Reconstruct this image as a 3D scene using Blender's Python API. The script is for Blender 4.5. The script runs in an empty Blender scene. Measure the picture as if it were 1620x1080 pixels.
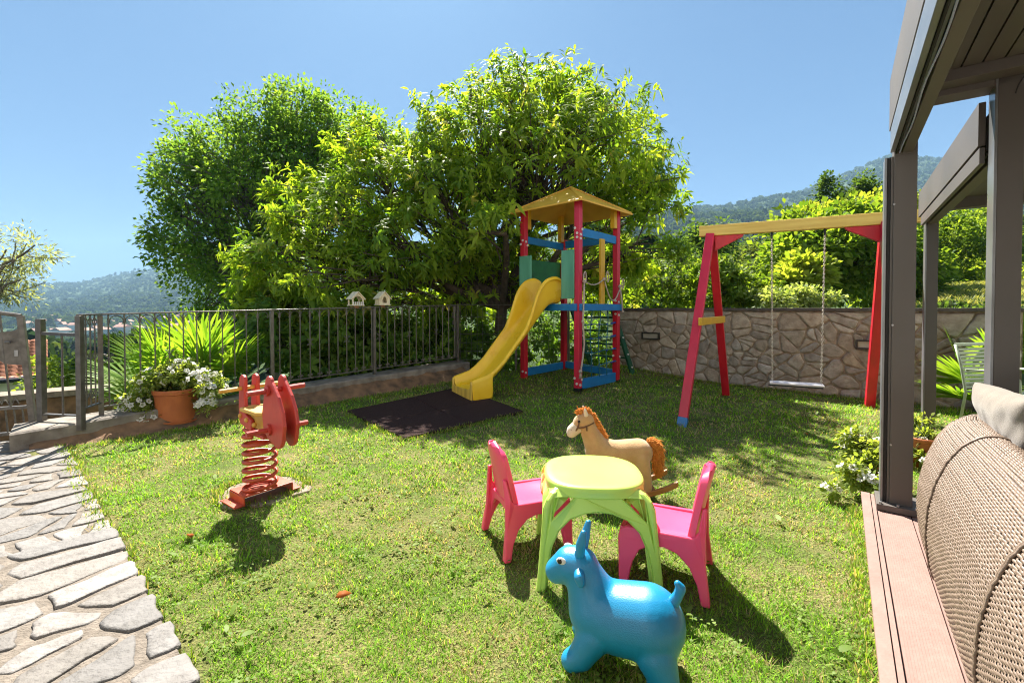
import bpy, bmesh, math, random
import numpy as np
from mathutils import Vector, Matrix, noise as mnoise
R = math.radians
SC = bpy.context.scene
COL = SC.collection

# ---------------------------------------------------------------- camera, sky, sun, exposure
PITCH, EYE, FPX, CY = R(1.0), 1.3, 720.0, 499.6
cam_d = bpy.data.cameras.new('camera'); cam = bpy.data.objects.new('camera', cam_d); COL.objects.link(cam)
cam.location = (0, 0, EYE); cam.rotation_euler = (R(90) - PITCH, 0, 0)
cam_d.sensor_width = 36; cam_d.lens = FPX / 1620 * 36
cam_d.shift_y = -(540 - CY) / 1620
cam_d.clip_start = 0.05; cam_d.clip_end = 12000
SC.camera = cam

SUN_AZ, SUN_EL = R(-15.0), R(52.0)           # compass from +Y, clockwise
w = bpy.data.worlds.new('World'); SC.world = w; w.use_nodes = True
nt = w.node_tree; bg = nt.nodes['Background']
sky = nt.nodes.new('ShaderNodeTexSky'); sky.sky_type = 'NISHITA'; sky.sun_disc = False
sky.sun_elevation = SUN_EL; sky.sun_rotation = SUN_AZ; sky.altitude = 300
sky.air_density = 1.0; sky.dust_density = 2.2; sky.ozone_density = 3.0
gm = nt.nodes.new('ShaderNodeGamma'); gm.inputs[1].default_value = .45
tn = nt.nodes.new('ShaderNodeMix'); tn.data_type = 'RGBA'; tn.blend_type = 'MULTIPLY'; tn.inputs[0].default_value = 1; tn.inputs[7].default_value = (.385, .655, .98, 1)
nt.links.new(sky.outputs[0], gm.inputs[0]); nt.links.new(gm.outputs[0], tn.inputs[6]); nt.links.new(tn.outputs[2], bg.inputs[0]); bg.inputs[1].default_value = 0.070
sl = bpy.data.lights.new('sun', 'SUN'); sl.energy = 4.3; sl.angle = R(0.53); sl.color = (1.0, 0.94, 0.84)
so = bpy.data.objects.new('sun', sl); COL.objects.link(so)
sd = Vector((math.sin(SUN_AZ) * math.cos(SUN_EL), math.cos(SUN_AZ) * math.cos(SUN_EL), math.sin(SUN_EL)))
so.rotation_euler = sd.to_track_quat('Z', 'Y').to_euler(); so.location = (0, 0, 30)
SC.view_settings.view_transform = 'Standard'; SC.view_settings.look = 'None'
SC.view_settings.exposure = 2.15; SC.view_settings.gamma = 1.0
SC.cycles.max_bounces = 12; SC.cycles.diffuse_bounces = 7; SC.cycles.transmission_bounces = 12; SC.cycles.transparent_max_bounces = 8; SC.cycles.volume_bounces = 0
SC.cycles.caustics_reflective = False; SC.cycles.caustics_refractive = False
SC.cycles.use_denoising = True; SC.cycles.denoising_prefilter = 'NONE'; SC.cycles.filter_width = 1.1

# ---------------------------------------------------------------- pixel -> world helpers
_f = Vector((0, math.cos(PITCH), -math.sin(PITCH))); _u = Vector((0, math.sin(PITCH), math.cos(PITCH)))
def ray(px, py): return _f + Vector((1, 0, 0)) * ((px - 810) / FPX) + _u * (-(py - CY) / FPX)
def at(px, py, Y):
    d = ray(px, py); return Vector((0, 0, EYE)) + d * (Y / d.y)
def gnd(px, py, z=0.0):
    d = ray(px, py); return Vector((0, 0, EYE)) + d * ((z - EYE) / d.z)
def lawn_z(x, y):
    d = y - .45 * x - 6.4
    return np.minimum(.05 * (d + np.sqrt(d * d + .1)) - .004, .24)

# ---------------------------------------------------------------- materials
def nodes(name):
    m = bpy.data.materials.new(name); m.use_nodes = True
    t = m.node_tree; return m, t, t.nodes, t.links, t.nodes['Principled BSDF']
def mat(name, c1, c2=None, scale=6.0, rough=.5, bump=0.0, bscale=60.0, metal=0.0, spec=.5, attr=None, stretch=None, detail=6, coat=0.0, lo=.35, hi=.65, sheen=0.0, sss=0.0, rvar=.12):
    m, t, N, L, P = nodes(name)
    tc = N.new('ShaderNodeTexCoord'); src = tc.outputs['Object']
    if stretch:
        mp = N.new('ShaderNodeMapping'); mp.inputs['Scale'].default_value = stretch
        L.new(src, mp.inputs[0]); src = mp.outputs[0]
    nz = N.new('ShaderNodeTexNoise'); nz.inputs['Scale'].default_value = scale; nz.inputs['Detail'].default_value = detail
    L.new(src, nz.inputs['Vector'])
    cr = N.new('ShaderNodeValToRGB'); cr.color_ramp.elements[0].position = lo; cr.color_ramp.elements[1].position = hi
    c2 = c2 or tuple(x * .82 for x in c1)
    cr.color_ramp.elements[0].color = (*c2, 1); cr.color_ramp.elements[1].color = (*c1, 1)
    L.new(nz.outputs[0], cr.inputs[0]); out = cr.outputs[0]
    if attr:
        a = N.new('ShaderNodeAttribute'); a.attribute_name = attr
        mx = N.new('ShaderNodeMix'); mx.data_type = 'RGBA'; mx.blend_type = 'MULTIPLY'; mx.inputs[0].default_value = 1
        L.new(a.outputs['Color'], mx.inputs[6]); L.new(out, mx.inputs[7]); out = mx.outputs[2]
    L.new(out, P.inputs['Base Color'])
    P.inputs['Metallic'].default_value = metal; P.inputs['Specular IOR Level'].default_value = spec
    P.inputs['Coat Weight'].default_value = coat; P.inputs['Coat Roughness'].default_value = .15
    P.inputs['Sheen Weight'].default_value = sheen
    if sss: P.inputs['Subsurface Weight'].default_value = sss; P.inputs['Subsurface Radius'].default_value = (.02, .02, .02); P.inputs['Subsurface Scale'].default_value = .6
    mr = N.new('ShaderNodeMapRange'); mr.inputs[3].default_value = max(.02, rough - rvar); mr.inputs[4].default_value = min(1, rough + rvar)
    L.new(nz.outputs[0], mr.inputs[0]); L.new(mr.outputs[0], P.inputs['Roughness'])
    if bump:
        n2 = N.new('ShaderNodeTexNoise'); n2.inputs['Scale'].default_value = bscale; n2.inputs['Detail'].default_value = 5
        L.new(src, n2.inputs['Vector'])
        b = N.new('ShaderNodeBump'); b.inputs['Strength'].default_value = bump; b.inputs['Distance'].default_value = .01
        L.new(n2.outputs[0], b.inputs['Height']); L.new(b.outputs[0], P.inputs['Normal'])
    return m
def leafmat(name, trans=.6, rough=.58, spec=.2, tint=(1.5, 1.4, .5)):
    m, t, N, L, P = nodes(name)
    a = N.new('ShaderNodeAttribute'); a.attribute_name = 'col'
    L.new(a.outputs['Color'], P.inputs['Base Color']); P.inputs['Roughness'].default_value = rough
    P.inputs['Specular IOR Level'].default_value = spec
    tr = N.new('ShaderNodeBsdfTranslucent')
    mx = N.new('ShaderNodeMix'); mx.data_type = 'RGBA'; mx.blend_type = 'MULTIPLY'; mx.inputs[0].default_value = 1
    L.new(a.outputs['Color'], mx.inputs[6]); mx.inputs[7].default_value = (*tint, 1)
    L.new(mx.outputs[2], tr.inputs[0])
    ms = N.new('ShaderNodeMixShader'); ms.inputs[0].default_value = trans
    L.new(P.outputs[0], ms.inputs[1]); L.new(tr.outputs[0], ms.inputs[2])
    L.new(ms.outputs[0], N['Material Output'].inputs[0]); return m

M = {}
M['red'] = mat('red_paint', (.62, .012, .03), (.50, .010, .025), 9, .38, .10, 30, stretch=(1, 1, .15))
M['magenta'] = mat('faded_red_paint', (.64, .022, .06), (.56, .016, .05), 9, .38, .12, 30, stretch=(1, 1, .15))
M['blue'] = mat('blue_paint', (.012, .20, .50), (.010, .16, .42), 8, .42, .12, 30)
M['yellowp'] = mat('yellow_paint', (.72, .44, .015), (.60, .33, .012), 6, .42, .1, 25)
M['yellowbeam'] = mat('yellow_timber', (.86, .64, .17), (.70, .46, .09), 5, .5, .2, 20, stretch=(.35, .35, 6), lo=.3, hi=.7)
M['slide'] = mat('slide_plastic', (.95, .62, .03), (.86, .52, .02), 3, .30, .05, 20, spec=.5)
M['slidewear'] = mat('worn_slide_plastic', (.80, .55, .10), (.42, .22, .03), 14, .45, .05, 30, stretch=(1, 1, .12), lo=.25, hi=.6)
M['roofy'] = mat('yellow_board', (.84, .50, .07), (.70, .38, .04), 3, .5, .1, 40)
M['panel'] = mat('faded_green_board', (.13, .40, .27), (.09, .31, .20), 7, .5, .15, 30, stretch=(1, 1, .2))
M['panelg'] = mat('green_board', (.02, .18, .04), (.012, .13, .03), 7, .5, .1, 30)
M['ladder'] = mat('dark_green_paint', (.012, .10, .055), None, 7, .45)
M['rope'] = mat('pale_rope', (.58, .50, .42), (.36, .28, .22), 120, .85, .5, 160)
M['netrope'] = mat('teal_rope', (.02, .16, .19), None, 60, .7)
M['netknot'] = mat('blue_knot', (.02, .05, .35), None, 60, .4)
M['white_cap'] = mat('white_plastic_cap', (.75, .73, .68), None, 20, .4)
M['dark_metal'] = mat('dark_steel', (.03, .032, .036), None, 20, .4, metal=.6)
M['iron'] = mat('grey_painted_iron', (.155, .143, .13), (.10, .09, .082), 20, .38, .15, 90, metal=.35)
M['perg'] = mat('taupe_powder_coat', (.115, .101, .093), (.10, .088, .081), 2, .5, .03, 300, spec=.5)
M['pergl'] = mat('grey_aluminium', (.26, .27, .29), (.20, .21, .22), 4, .32, metal=.5)
M['slot'] = mat('slot_black', (.008, .008, .009), None, 9, .6)  # near-black: pergola slots, loose cable, and the dark sheet above the louvres
M['wire'] = mat('pale_cable', (.35, .40, .55), None, 9, .4)
M['rider_red'] = mat('rider_red_paint', (.50, .055, .04), (.40, .035, .028), 7, .42, .12, 40)
M['spring'] = mat('orange_red_steel', (.48, .065, .022), (.34, .035, .012), 9, .42, .1, 60)
M['rider_seat'] = mat('worn_yellow_wood', (.62, .40, .10), (.52, .27, .035), 9, .5, .15, 20, stretch=(.2, 1, 1))
M['concrete'] = mat('concrete', (.26, .215, .165), (.15, .115, .085), 9, .9, .6, 60)
M['curb'] = mat('grey_concrete', (.27, .24, .205), (.13, .11, .092), 7, .9, .5, 50)
M['bank'] = mat('clay_bank', (.24, .135, .07), (.08, .05, .03), 7, .95, 1.0, 25)
M['mortar'] = mat('sand_mortar', (.38, .315, .24), (.21, .165, .115), 11, .95, .8, 70)
M['pathmortar'] = mat('path_mortar', (.205, .172, .14), (.11, .09, .07), 18, .95, 1.0, 90)
M['coping'] = mat('dark_coping', (.10, .088, .078), (.06, .052, .046), 8, .8, .4, 50)
M['stone'] = mat('wall_stone', (1, 1, 1), (.6, .56, .53), 11, .85, 1.0, 34, attr='col', lo=.3, hi=.68)
M['flag'] = mat('flagstone', (1, 1, 1), (.62, .60, .58), 14, .72, .9, 45, attr='col', lo=.3, hi=.62)
M['terracotta'] = mat('terracotta', (.42, .125, .035), (.34, .09, .025), 8, .7, .15, 60)
M['pink_deck'] = mat('pink_deck_board', (.275, .165, .14), (.24, .145, .122), 9, .65, .25, 40, stretch=(1, 1, 1))
M['plaster'] = mat('white_plaster', (.70, .67, .62), (.55, .5, .45), 20, .9, .9, 60)
M['lime'] = mat('lime_plastic', (.50, .70, .14), (.475, .67, .125), 3, .33, .02, 40, sss=.25)
M['pink'] = mat('pink_plastic', (.88, .075, .19), (.85, .07, .175), 3, .33, .02, 40, sss=.25)
M['azure'] = mat('blue_rubber', (.007, .225, .45), (.006, .20, .40), 3, .36, .18, 260, spec=.5, coat=.15, rvar=.05)
M['eyewhite'] = mat('eye_white', (.75, .75, .72), None, 9, .4)
M['black'] = mat('black_gloss', (.01, .009, .009), None, 9, .25)
M['plush'] = mat('tan_plush', (.54, .36, .18), (.47, .30, .14), 14, .95, .5, 220, spec=.1, sheen=.4)
M['plushw'] = mat('cream_plush', (.70, .62, .50), None, 14, .95, .5, 220, spec=.1, sheen=.3)
M['fur'] = mat('ginger_fur', (.72, .31, .07), (.55, .20, .035), 60, .85, .3, 200, spec=.2)
M['strap'] = mat('brown_strap', (.16, .085, .035), None, 30, .6)
M['wood'] = mat('varnished_wood', (.38, .19, .06), (.28, .12, .035), 8, .5, .15, 20)
M['rubber'] = mat('dark_rubber_tile', (.055, .030, .027), (.032, .018, .017), 60, .95, .8, 220, rvar=.03, spec=.15)
M['wicker'] = mat('wicker_strand', (.20, .145, .108), (.14, .098, .072), 60, .5, .2, 200, stretch=(1, 1, 1))
M['wickerdark'] = mat('wicker_backing', (.06, .042, .031), None, 60, .8)
M['cushion'] = mat('beige_fabric', (.23, .20, .17), (.20, .172, .147), 30, .95, .3, 400, spec=.1, sheen=.3)
M['cushiong'] = mat('grey_fabric', (.34, .33, .32), (.30, .29, .285), 30, .95, .3, 400, spec=.1, sheen=.3)
M['sage'] = mat('sage_green_metal', (.42, .50, .38), None, 9, .4)
M['birdwood'] = mat('bleached_wood', (.78, .70, .52), (.64, .55, .38), 20, .8, .3, 60, stretch=(1, 1, .3))
M['bark'] = mat('bark', (.11, .085, .065), (.05, .038, .03), 14, .95, 1.0, 30, stretch=(1, 1, .3))
M['barkg'] = mat('grey_bark', (.16, .14, .12), (.09, .075, .06), 14, .95, 1.0, 30, stretch=(1, 1, .3))
M['leaf'] = leafmat('leaf'); M['leafgloss'] = leafmat('glossy_leaf', .64, .52, .24)
M['grass'] = leafmat('grass_blade', .5, .55, .25, (1.4, 1.3, .6))
M['petal'] = leafmat('petal', .5, .6, .2, (1.1, 1.1, 1.08)); M['far'] = leafmat('far_leaf', .3, 1.0, 0)
M['fill_facade'] = mat('fill_facade_render', (.78, .76, .71), (.72, .7, .65), 1.5, .9, .2, 80)  # white walls of the added house that bounces fill light
M['glass'] = mat('window_glass', (.02, .025, .03), None, 3, .06)
M['housewall'] = mat('pale_render', (.70, .68, .63), (.62, .6, .55), 2, .9)
M['rooftile'] = mat('clay_roof_tile', (.52, .20, .10), (.36, .13, .065), 3, .85, .3, 30, attr='col')
M['lampframe'] = mat('lamp_frame', (.04, .036, .032), None, 9, .5, metal=.3)
M['lamplens'] = mat('frosted_lens', (.42, .40, .34), None, 9, .3)
M['lead'] = mat('silver_foot', (.4, .4, .42), None, 9, .3, metal=.6)
M['seatplastic'] = mat('pale_grey_plastic', (.75, .72, .74), (.62, .6, .62), 6, .4)
M['chainsteel'] = mat('galvanised_chain', (.62, .58, .52), (.40, .33, .26), 60, .45, metal=.25)

# ---------------------------------------------------------------- mesh helpers
def link(name, me, m=None, parent=None):
    o = bpy.data.objects.new(name, me); COL.objects.link(o)
    if m is not None and not me.materials: me.materials.append(m)
    if parent is not None: o.parent = parent
    return o
def tag(o, label=None, cat=None, group=None, kind=None):
    if label: o['label'] = label
    if cat: o['category'] = cat
    if group: o['group'] = group
    if kind: o['kind'] = kind
    return o
def thing(name, label, cat, loc=(0, 0, 0), rz=0.0, group=None):
    o = bpy.data.objects.new(name, None); COL.objects.link(o); o.empty_display_size = .1
    o.location = loc; o.rotation_euler = (0, 0, rz); return tag(o, label, cat, group)
def root_of(p):
    while p.parent: p = p.parent
    return p
def obj(name, bm, m, parent=None, bevel=0.0, seg=2, smooth=False, world=False):
    """bmesh -> one object; world=True: the bmesh is in world coordinates."""
    if world and parent is not None:
        r = root_of(parent)
        mw = Matrix.Translation(r.location) @ r.rotation_euler.to_matrix().to_4x4()
        bmesh.ops.transform(bm, matrix=mw.inverted(), verts=bm.verts)
    bmesh.ops.recalc_face_normals(bm, faces=bm.faces)
    me = bpy.data.meshes.new(name); bm.to_mesh(me); bm.free()
    if smooth: me.polygons.foreach_set('use_smooth', [True] * len(me.polygons))
    o = link(name, me, m, parent)
    if bevel:
        b = o.modifiers.new('bevel', 'BEVEL'); b.width = bevel; b.segments = seg; b.limit_method = 'ANGLE'; b.angle_limit = R(40)
        b.harden_normals = False
    return o
def NB(): return bmesh.new()
def box(bm, c, s, mtx=None):
    r = bmesh.ops.create_cube(bm, size=1.0)['verts']
    bmesh.ops.scale(bm, vec=s, verts=r)
    if mtx is not None: bmesh.ops.transform(bm, matrix=mtx.to_4x4(), verts=r)
    bmesh.ops.translate(bm, vec=c, verts=r); return r
def frame(d, side=None):
    d = Vector(d).normalized()
    if side is None:
        side = d.cross(Vector((0, 0, 1)))
        if side.length < 1e-4: side = Vector((1, 0, 0))
    side = (Vector(side) - d * d.dot(Vector(side))).normalized(); up = side.cross(d)
    return d, side, up
def beam(bm, a, b, w, h, side=None):
    a, b = Vector(a), Vector(b); d, s, u = frame(b - a, side)
    mt = Matrix((d, s, u)).transposed()
    return box(bm, (a + b) / 2, ((b - a).length, w, h), mt)
def tube(bm, pts, r, seg=8, cap=True, closed=False):
    pts = [Vector(p) for p in pts]; n = len(pts); rs = r if isinstance(r, (list, tuple)) else [r] * n
    rings = []; prev = None
    for i, p in enumerate(pts):
        if closed: t = pts[(i + 1) % n] - pts[i - 1]
        else: t = pts[min(i + 1, n - 1)] - pts[max(i - 1, 0)]
        d, s, u = frame(t, prev if prev is not None else None); prev = s
        rings.append([bm.verts.new(p + (s * math.cos(2 * math.pi * k / seg) + u * math.sin(2 * math.pi * k / seg)) * rs[i]) for k in range(seg)])
    for i in range(n if closed else n - 1):
        A, B = rings[i], rings[(i + 1) % n]
        for k in range(seg): bm.faces.new((A[k], A[(k + 1) % seg], B[(k + 1) % seg], B[k]))
    if cap and not closed:
        bm.faces.new(rings[0][::-1]); bm.faces.new(rings[-1])
def ball(bm, c, r, sub=2, mtx=None):
    v = bmesh.ops.create_icosphere(bm, subdivisions=sub, radius=1.0)['verts']
    bmesh.ops.scale(bm, vec=(r, r, r) if not hasattr(r, '__len__') else r, verts=v)
    if mtx is not None: bmesh.ops.transform(bm, matrix=mtx.to_4x4(), verts=v)
    bmesh.ops.translate(bm, vec=c, verts=v); return v
def lathe(bm, prof, seg=32, c=(0, 0, 0)):
    rings = [[bm.verts.new((c[0] + r * math.cos(2 * math.pi * k / seg), c[1] + r * math.sin(2 * math.pi * k / seg), c[2] + z)) for k in range(seg)] for r, z in prof]
    for A, B in zip(rings, rings[1:]):
        for k in range(seg): bm.faces.new((A[k], A[(k + 1) % seg], B[(k + 1) % seg], B[k]))
    bm.faces.new(rings[0][::-1]); bm.faces.new(rings[-1])
def plate(bm, loops, th, mtx):
    """2-D outline (first loop) with holes, filled, extruded by th (centred) and placed by mtx."""
    b2 = bmesh.new(); es = []
    for lp in loops:
        vs = [b2.verts.new((x, y, 0)) for x, y in lp]
        es += [b2.edges.new((vs[i], vs[(i + 1) % len(vs)])) for i in range(len(vs))]
    bmesh.ops.triangle_fill(b2, use_beauty=True, use_dissolve=False, edges=es)
    r = bmesh.ops.extrude_face_region(b2, geom=list(b2.faces))
    vs = [g for g in r['geom'] if isinstance(g, bmesh.types.BMVert)]
    bmesh.ops.translate(b2, vec=(0, 0, th), verts=vs)
    bmesh.ops.translate(b2, vec=(0, 0, -th / 2), verts=b2.verts)
    bmesh.ops.recalc_face_normals(b2, faces=b2.faces)
    bmesh.ops.dissolve_limit(b2, angle_limit=R(2), verts=b2.verts, edges=b2.edges)
    bmesh.ops.transform(b2, matrix=mtx, verts=b2.verts)
    me = bpy.data.meshes.new('tmp'); b2.to_mesh(me); b2.free(); bm.from_mesh(me); bpy.data.meshes.remove(me)
def basis(o, x, y):
    x = Vector(x).normalized(); y = Vector(y); y = (y - x * x.dot(y)).normalized(); z = x.cross(y)
    m = Matrix((x, y, z)).transposed().to_4x4(); m.translation = Vector(o); return m
def mesh_np(name, V, F, m=None, parent=None, col=None, smooth=False, mats=None, mi=None):
    """V (N,3); F list of (M,k) index arrays; col (N,3) per vertex."""
    me = bpy.data.meshes.new(name); V = np.asarray(V, np.float32)
    me.vertices.add(len(V)); me.vertices.foreach_set('co', V.ravel())
    F = [np.asarray(f, np.int32) for f in F if len(f)]
    li = np.concatenate([f.ravel() for f in F]); tot = np.concatenate([np.full(len(f), f.shape[1], np.int32) for f in F])
    st = np.concatenate([[0], np.cumsum(tot)[:-1]]).astype(np.int32)
    me.loops.add(len(li)); me.loops.foreach_set('vertex_index', li)
    me.polygons.add(len(tot)); me.polygons.foreach_set('loop_start', st); me.polygons.foreach_set('loop_total', tot)
    if smooth: me.polygons.foreach_set('use_smooth', np.ones(len(tot), bool))
    if mats:
        for x in mats: me.materials.append(x)
        me.polygons.foreach_set('material_index', np.asarray(mi, np.int32))
    me.update(calc_edges=True)
    if col is not None:
        a = me.attributes.new('col', 'FLOAT_COLOR', 'POINT')
        a.data.foreach_set('color', np.concatenate([np.clip(col, 0, 1), np.ones((len(V), 1))], 1).astype(np.float32).ravel())
    return link(name, me, m, parent)
def unit(a): return a / np.maximum(np.linalg.norm(a, axis=1, keepdims=True), 1e-9)
def leaves_np(P, D, N, Ln, W, droop=.15, lance=True):
    D = unit(D); S = unit(np.cross(D, N)); N = unit(np.cross(S, D)); n = len(P); Ln = Ln[:, None]; W = W[:, None]
    g = np.array([0, 0, -1.0])
    if lance:
        p1 = P + D * Ln * .32 + g * Ln * droop * .10; p2 = P + D * Ln * .68 + g * Ln * droop * .42; p3 = P + D * Ln + g * Ln * droop
        V = np.stack([P, p1 + S * W * .5 + N * W * .12, p1 - S * W * .5 + N * W * .12, p2 + S * W * .42 + N * W * .1, p2 - S * W * .42 + N * W * .1, p3], 1).reshape(-1, 3)
        b = (np.arange(n) * 6)[:, None]
        return V, [np.hstack([b, b + 1, b + 2]), np.hstack([b + 2, b + 1, b + 3, b + 4]), np.hstack([b + 4, b + 3, b + 5])], 6
    p1 = P + D * Ln * .5 + g * Ln * droop * .2; p3 = P + D * Ln + g * Ln * droop
    V = np.stack([P, p1 + S * W * .5 + N * W * .12, p3, p1 - S * W * .5 + N * W * .12], 1).reshape(-1, 3)
    b = (np.arange(n) * 4)[:, None]
    return V, [np.hstack([b, b + 1, b + 2, b + 3])], 4
def segs_np(A, B, r0, r1, k=5):
    """many tapered prisms."""
    A, B = np.asarray(A, float), np.asarray(B, float); n = len(A)
    d = unit(B - A); ref = np.where(np.abs(d[:, 2:3]) > .9, np.array([[1.0, 0, 0]]), np.array([[0, 0, 1.0]]))
    s = unit(np.cross(d, ref)); u = np.cross(s, d)
    an = np.arange(k) * 2 * np.pi / k
    off = s[:, None, :] * np.cos(an)[None, :, None] + u[:, None, :] * np.sin(an)[None, :, None]
    Vv = np.concatenate([A[:, None] + off * np.asarray(r0)[:, None, None], B[:, None] + off * np.asarray(r1)[:, None, None]], 1).reshape(-1, 3)
    b = (np.arange(n) * 2 * k)[:, None]; i = np.arange(k)[None]; j = (np.arange(k) + 1) % k; j = j[None]
    q = np.stack([b + i, b + j, b + k + j, b + k + i], 2).reshape(-1, 4)
    return Vv, [q]
def branch(p0, p1, r0, r1, n, rng, wob):
    t = np.linspace(0, 1, n + 1)[:, None]; P = np.asarray(p0)[None] * (1 - t) + np.asarray(p1)[None] * t
    L_ = np.linalg.norm(np.asarray(p1) - np.asarray(p0)); P[1:-1] += rng.normal(0, wob * L_, (n - 1, 3))
    P += np.array([0, 0, 1.0]) * (np.sin(t * np.pi) * .08 * L_)
    r = r0 + (r1 - r0) * t[:, 0]; return P[:-1], P[1:], r[:-1], r[1:]
def ellip(rng, n, c, r, lo=.45, hi=1.0):
    d = unit(rng.normal(size=(n, 3))); q = lo + (hi - lo) * rng.random(n) ** .6
    return np.asarray(c)[None] + d * q[:, None] * np.asarray(r)[None], d
def inside(P, poly):
    poly = np.asarray([(p[0], p[1]) for p in poly]); x, y = P[:, 0], P[:, 1]; c = np.zeros(len(P), bool); j = len(poly) - 1
    for i in range(len(poly)):
        xi, yi = poly[i]; xj, yj = poly[j]
        c ^= ((yi > y) != (yj > y)) & (x < (xj - xi) * (y - yi) / (yj - yi + 1e-12) + xi); j = i
    return c

def clip_poly(poly, nx, ny, d):
    """keep the part with nx*x+ny*y <= d"""
    out = []
    for i in range(len(poly)):
        a, b = poly[i], poly[(i + 1) % len(poly)]
        da, db = nx * a[0] + ny * a[1] - d, nx * b[0] + ny * b[1] - d
        if da <= 0: out.append(a)
        if (da < 0 < db) or (db < 0 < da):
            t = da / (da - db); out.append((a[0] + (b[0] - a[0]) * t, a[1] + (b[1] - a[1]) * t))
    return out
def voronoi(w, h, n, rng, sx=1.0, relax=2):
    """cells of a w x h rectangle; sx > 1 stretches cells along x"""
    W_ = w / sx; pts = rng.random((n, 2)) * [W_, h]; cells = []
    for it in range(relax + 1):
        cells = []; new = []
        for i in range(n):
            d2 = ((pts - pts[i]) ** 2).sum(1); nb = np.argsort(d2)[1:18]
            poly = [(0, 0), (W_, 0), (W_, h), (0, h)]
            for j in nb:
                nx, ny = pts[j] - pts[i]; mx, my = (pts[j] + pts[i]) / 2
                poly = clip_poly(poly, nx, ny, nx * mx + ny * my)
                if len(poly) < 3: break
            cells.append(poly); new.append(np.mean(poly, 0) if len(poly) >= 3 else pts[i])
        pts = pts * .45 + np.array(new) * .55
    return [[(x * sx, y) for x, y in c] for c in cells if len(c) >= 3]
def stones(cells, gap, rng, height, inset, jit, place, cols, tilt=.0):
    """cells -> raised stones: V, F, col.  place(x, y, z)->world"""
    V, F3, F4, C = [], [], [], []
    for c in cells:
        c = np.array(c); ctr = c.mean(0); e = np.roll(c, -1, 0)
        area = abs(np.sum(c[:, 0] * e[:, 1] - e[:, 0] * c[:, 1])) / 2
        if area < .002: continue
        # subdivide and jitter the outline, pull corners in
        P = []
        for i in range(len(c)):
            a, b = c[i], c[(i + 1) % len(c)]; L_ = np.linalg.norm(b - a); k = max(2, int(L_ / .05))
            for t in range(k): P.append(a + (b - a) * (t / k))
        P = np.array(P); P = (np.roll(P, 1, 0) + 5 * P + np.roll(P, -1, 0)) / 7
        d = ctr - P; dl = np.linalg.norm(d, axis=1, keepdims=True); r = math.sqrt(area / math.pi)
        nz_ = rng.random((len(P), 1)); nz_ = (nz_ + np.roll(nz_, 1, 0)) / 2; P = P + d / dl * (gap * .5 + nz_ * jit)
        h0 = height * (.75 + .5 * rng.random()); n = len(P); b = len(V); tx, ty = rng.normal(0, tilt, 2)
        Q = P + (ctr - P) * min(.35, inset / r); Q2 = P + (ctr - P) * min(.6, 3 * inset / r)
        col = cols[rng.integers(len(cols))] * (.82 + .36 * rng.random())
        for ring, z in ((P, -.01), (P, h0 * .62), (Q, h0), (Q2, h0 * 1.06)):
            for x, y in ring:
                zz = z + ((x - ctr[0]) * tx + (y - ctr[1]) * ty + rng.normal(0, height * .05) if z > 0 else 0)
                V.append(place(x, y, zz)); C.append(col)
        V.append(place(ctr[0], ctr[1], h0 * 1.08)); C.append(col)
        for q in range(3):
            for i in range(n): F4.append((b + q * n + i, b + q * n + (i + 1) % n, b + (q + 1) * n + (i + 1) % n, b + (q + 1) * n + i))
        for i in range(n): F3.append((b + 3 * n + i, b + 3 * n + (i + 1) % n, b + 4 * n))
    return np.array(V), [np.array(F3), np.array(F4)], np.array(C)
def fuse(parts, voxel=.008, smooth=8, name='body', m=None, parent=None):
    """overlapping tapered capsules -> one continuous skin"""
    bm = bmesh.new()
    for p0, r0, p1, r1 in parts:
        p0, p1 = Vector(p0), Vector(p1); k = max(2, int((p1 - p0).length / (min(r0, r1) * .16)) + 1)
        for i in range(k):
            t = i / (k - 1); ball(bm, p0.lerp(p1, t), r0 + (r1 - r0) * t, 3)
    me = bpy.data.meshes.new(name); bm.to_mesh(me); bm.free(); o = bpy.data.objects.new(name, me); COL.objects.link(o)
    q = o.modifiers.new('r', 'REMESH'); q.mode = 'VOXEL'; q.voxel_size = voxel; q.use_smooth_shade = True
    s = o.modifiers.new('s', 'SMOOTH'); s.iterations = smooth; s.factor = .5
    dg = bpy.context.evaluated_depsgraph_get(); dg.update()
    me2 = bpy.data.meshes.new_from_object(o.evaluated_get(dg)); bpy.data.objects.remove(o); bpy.data.meshes.remove(me)
    me2.name = name; me2.polygons.foreach_set('use_smooth', [True] * len(me2.polygons))
    me2.materials.clear(); return link(name, me2, m, parent)
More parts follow.
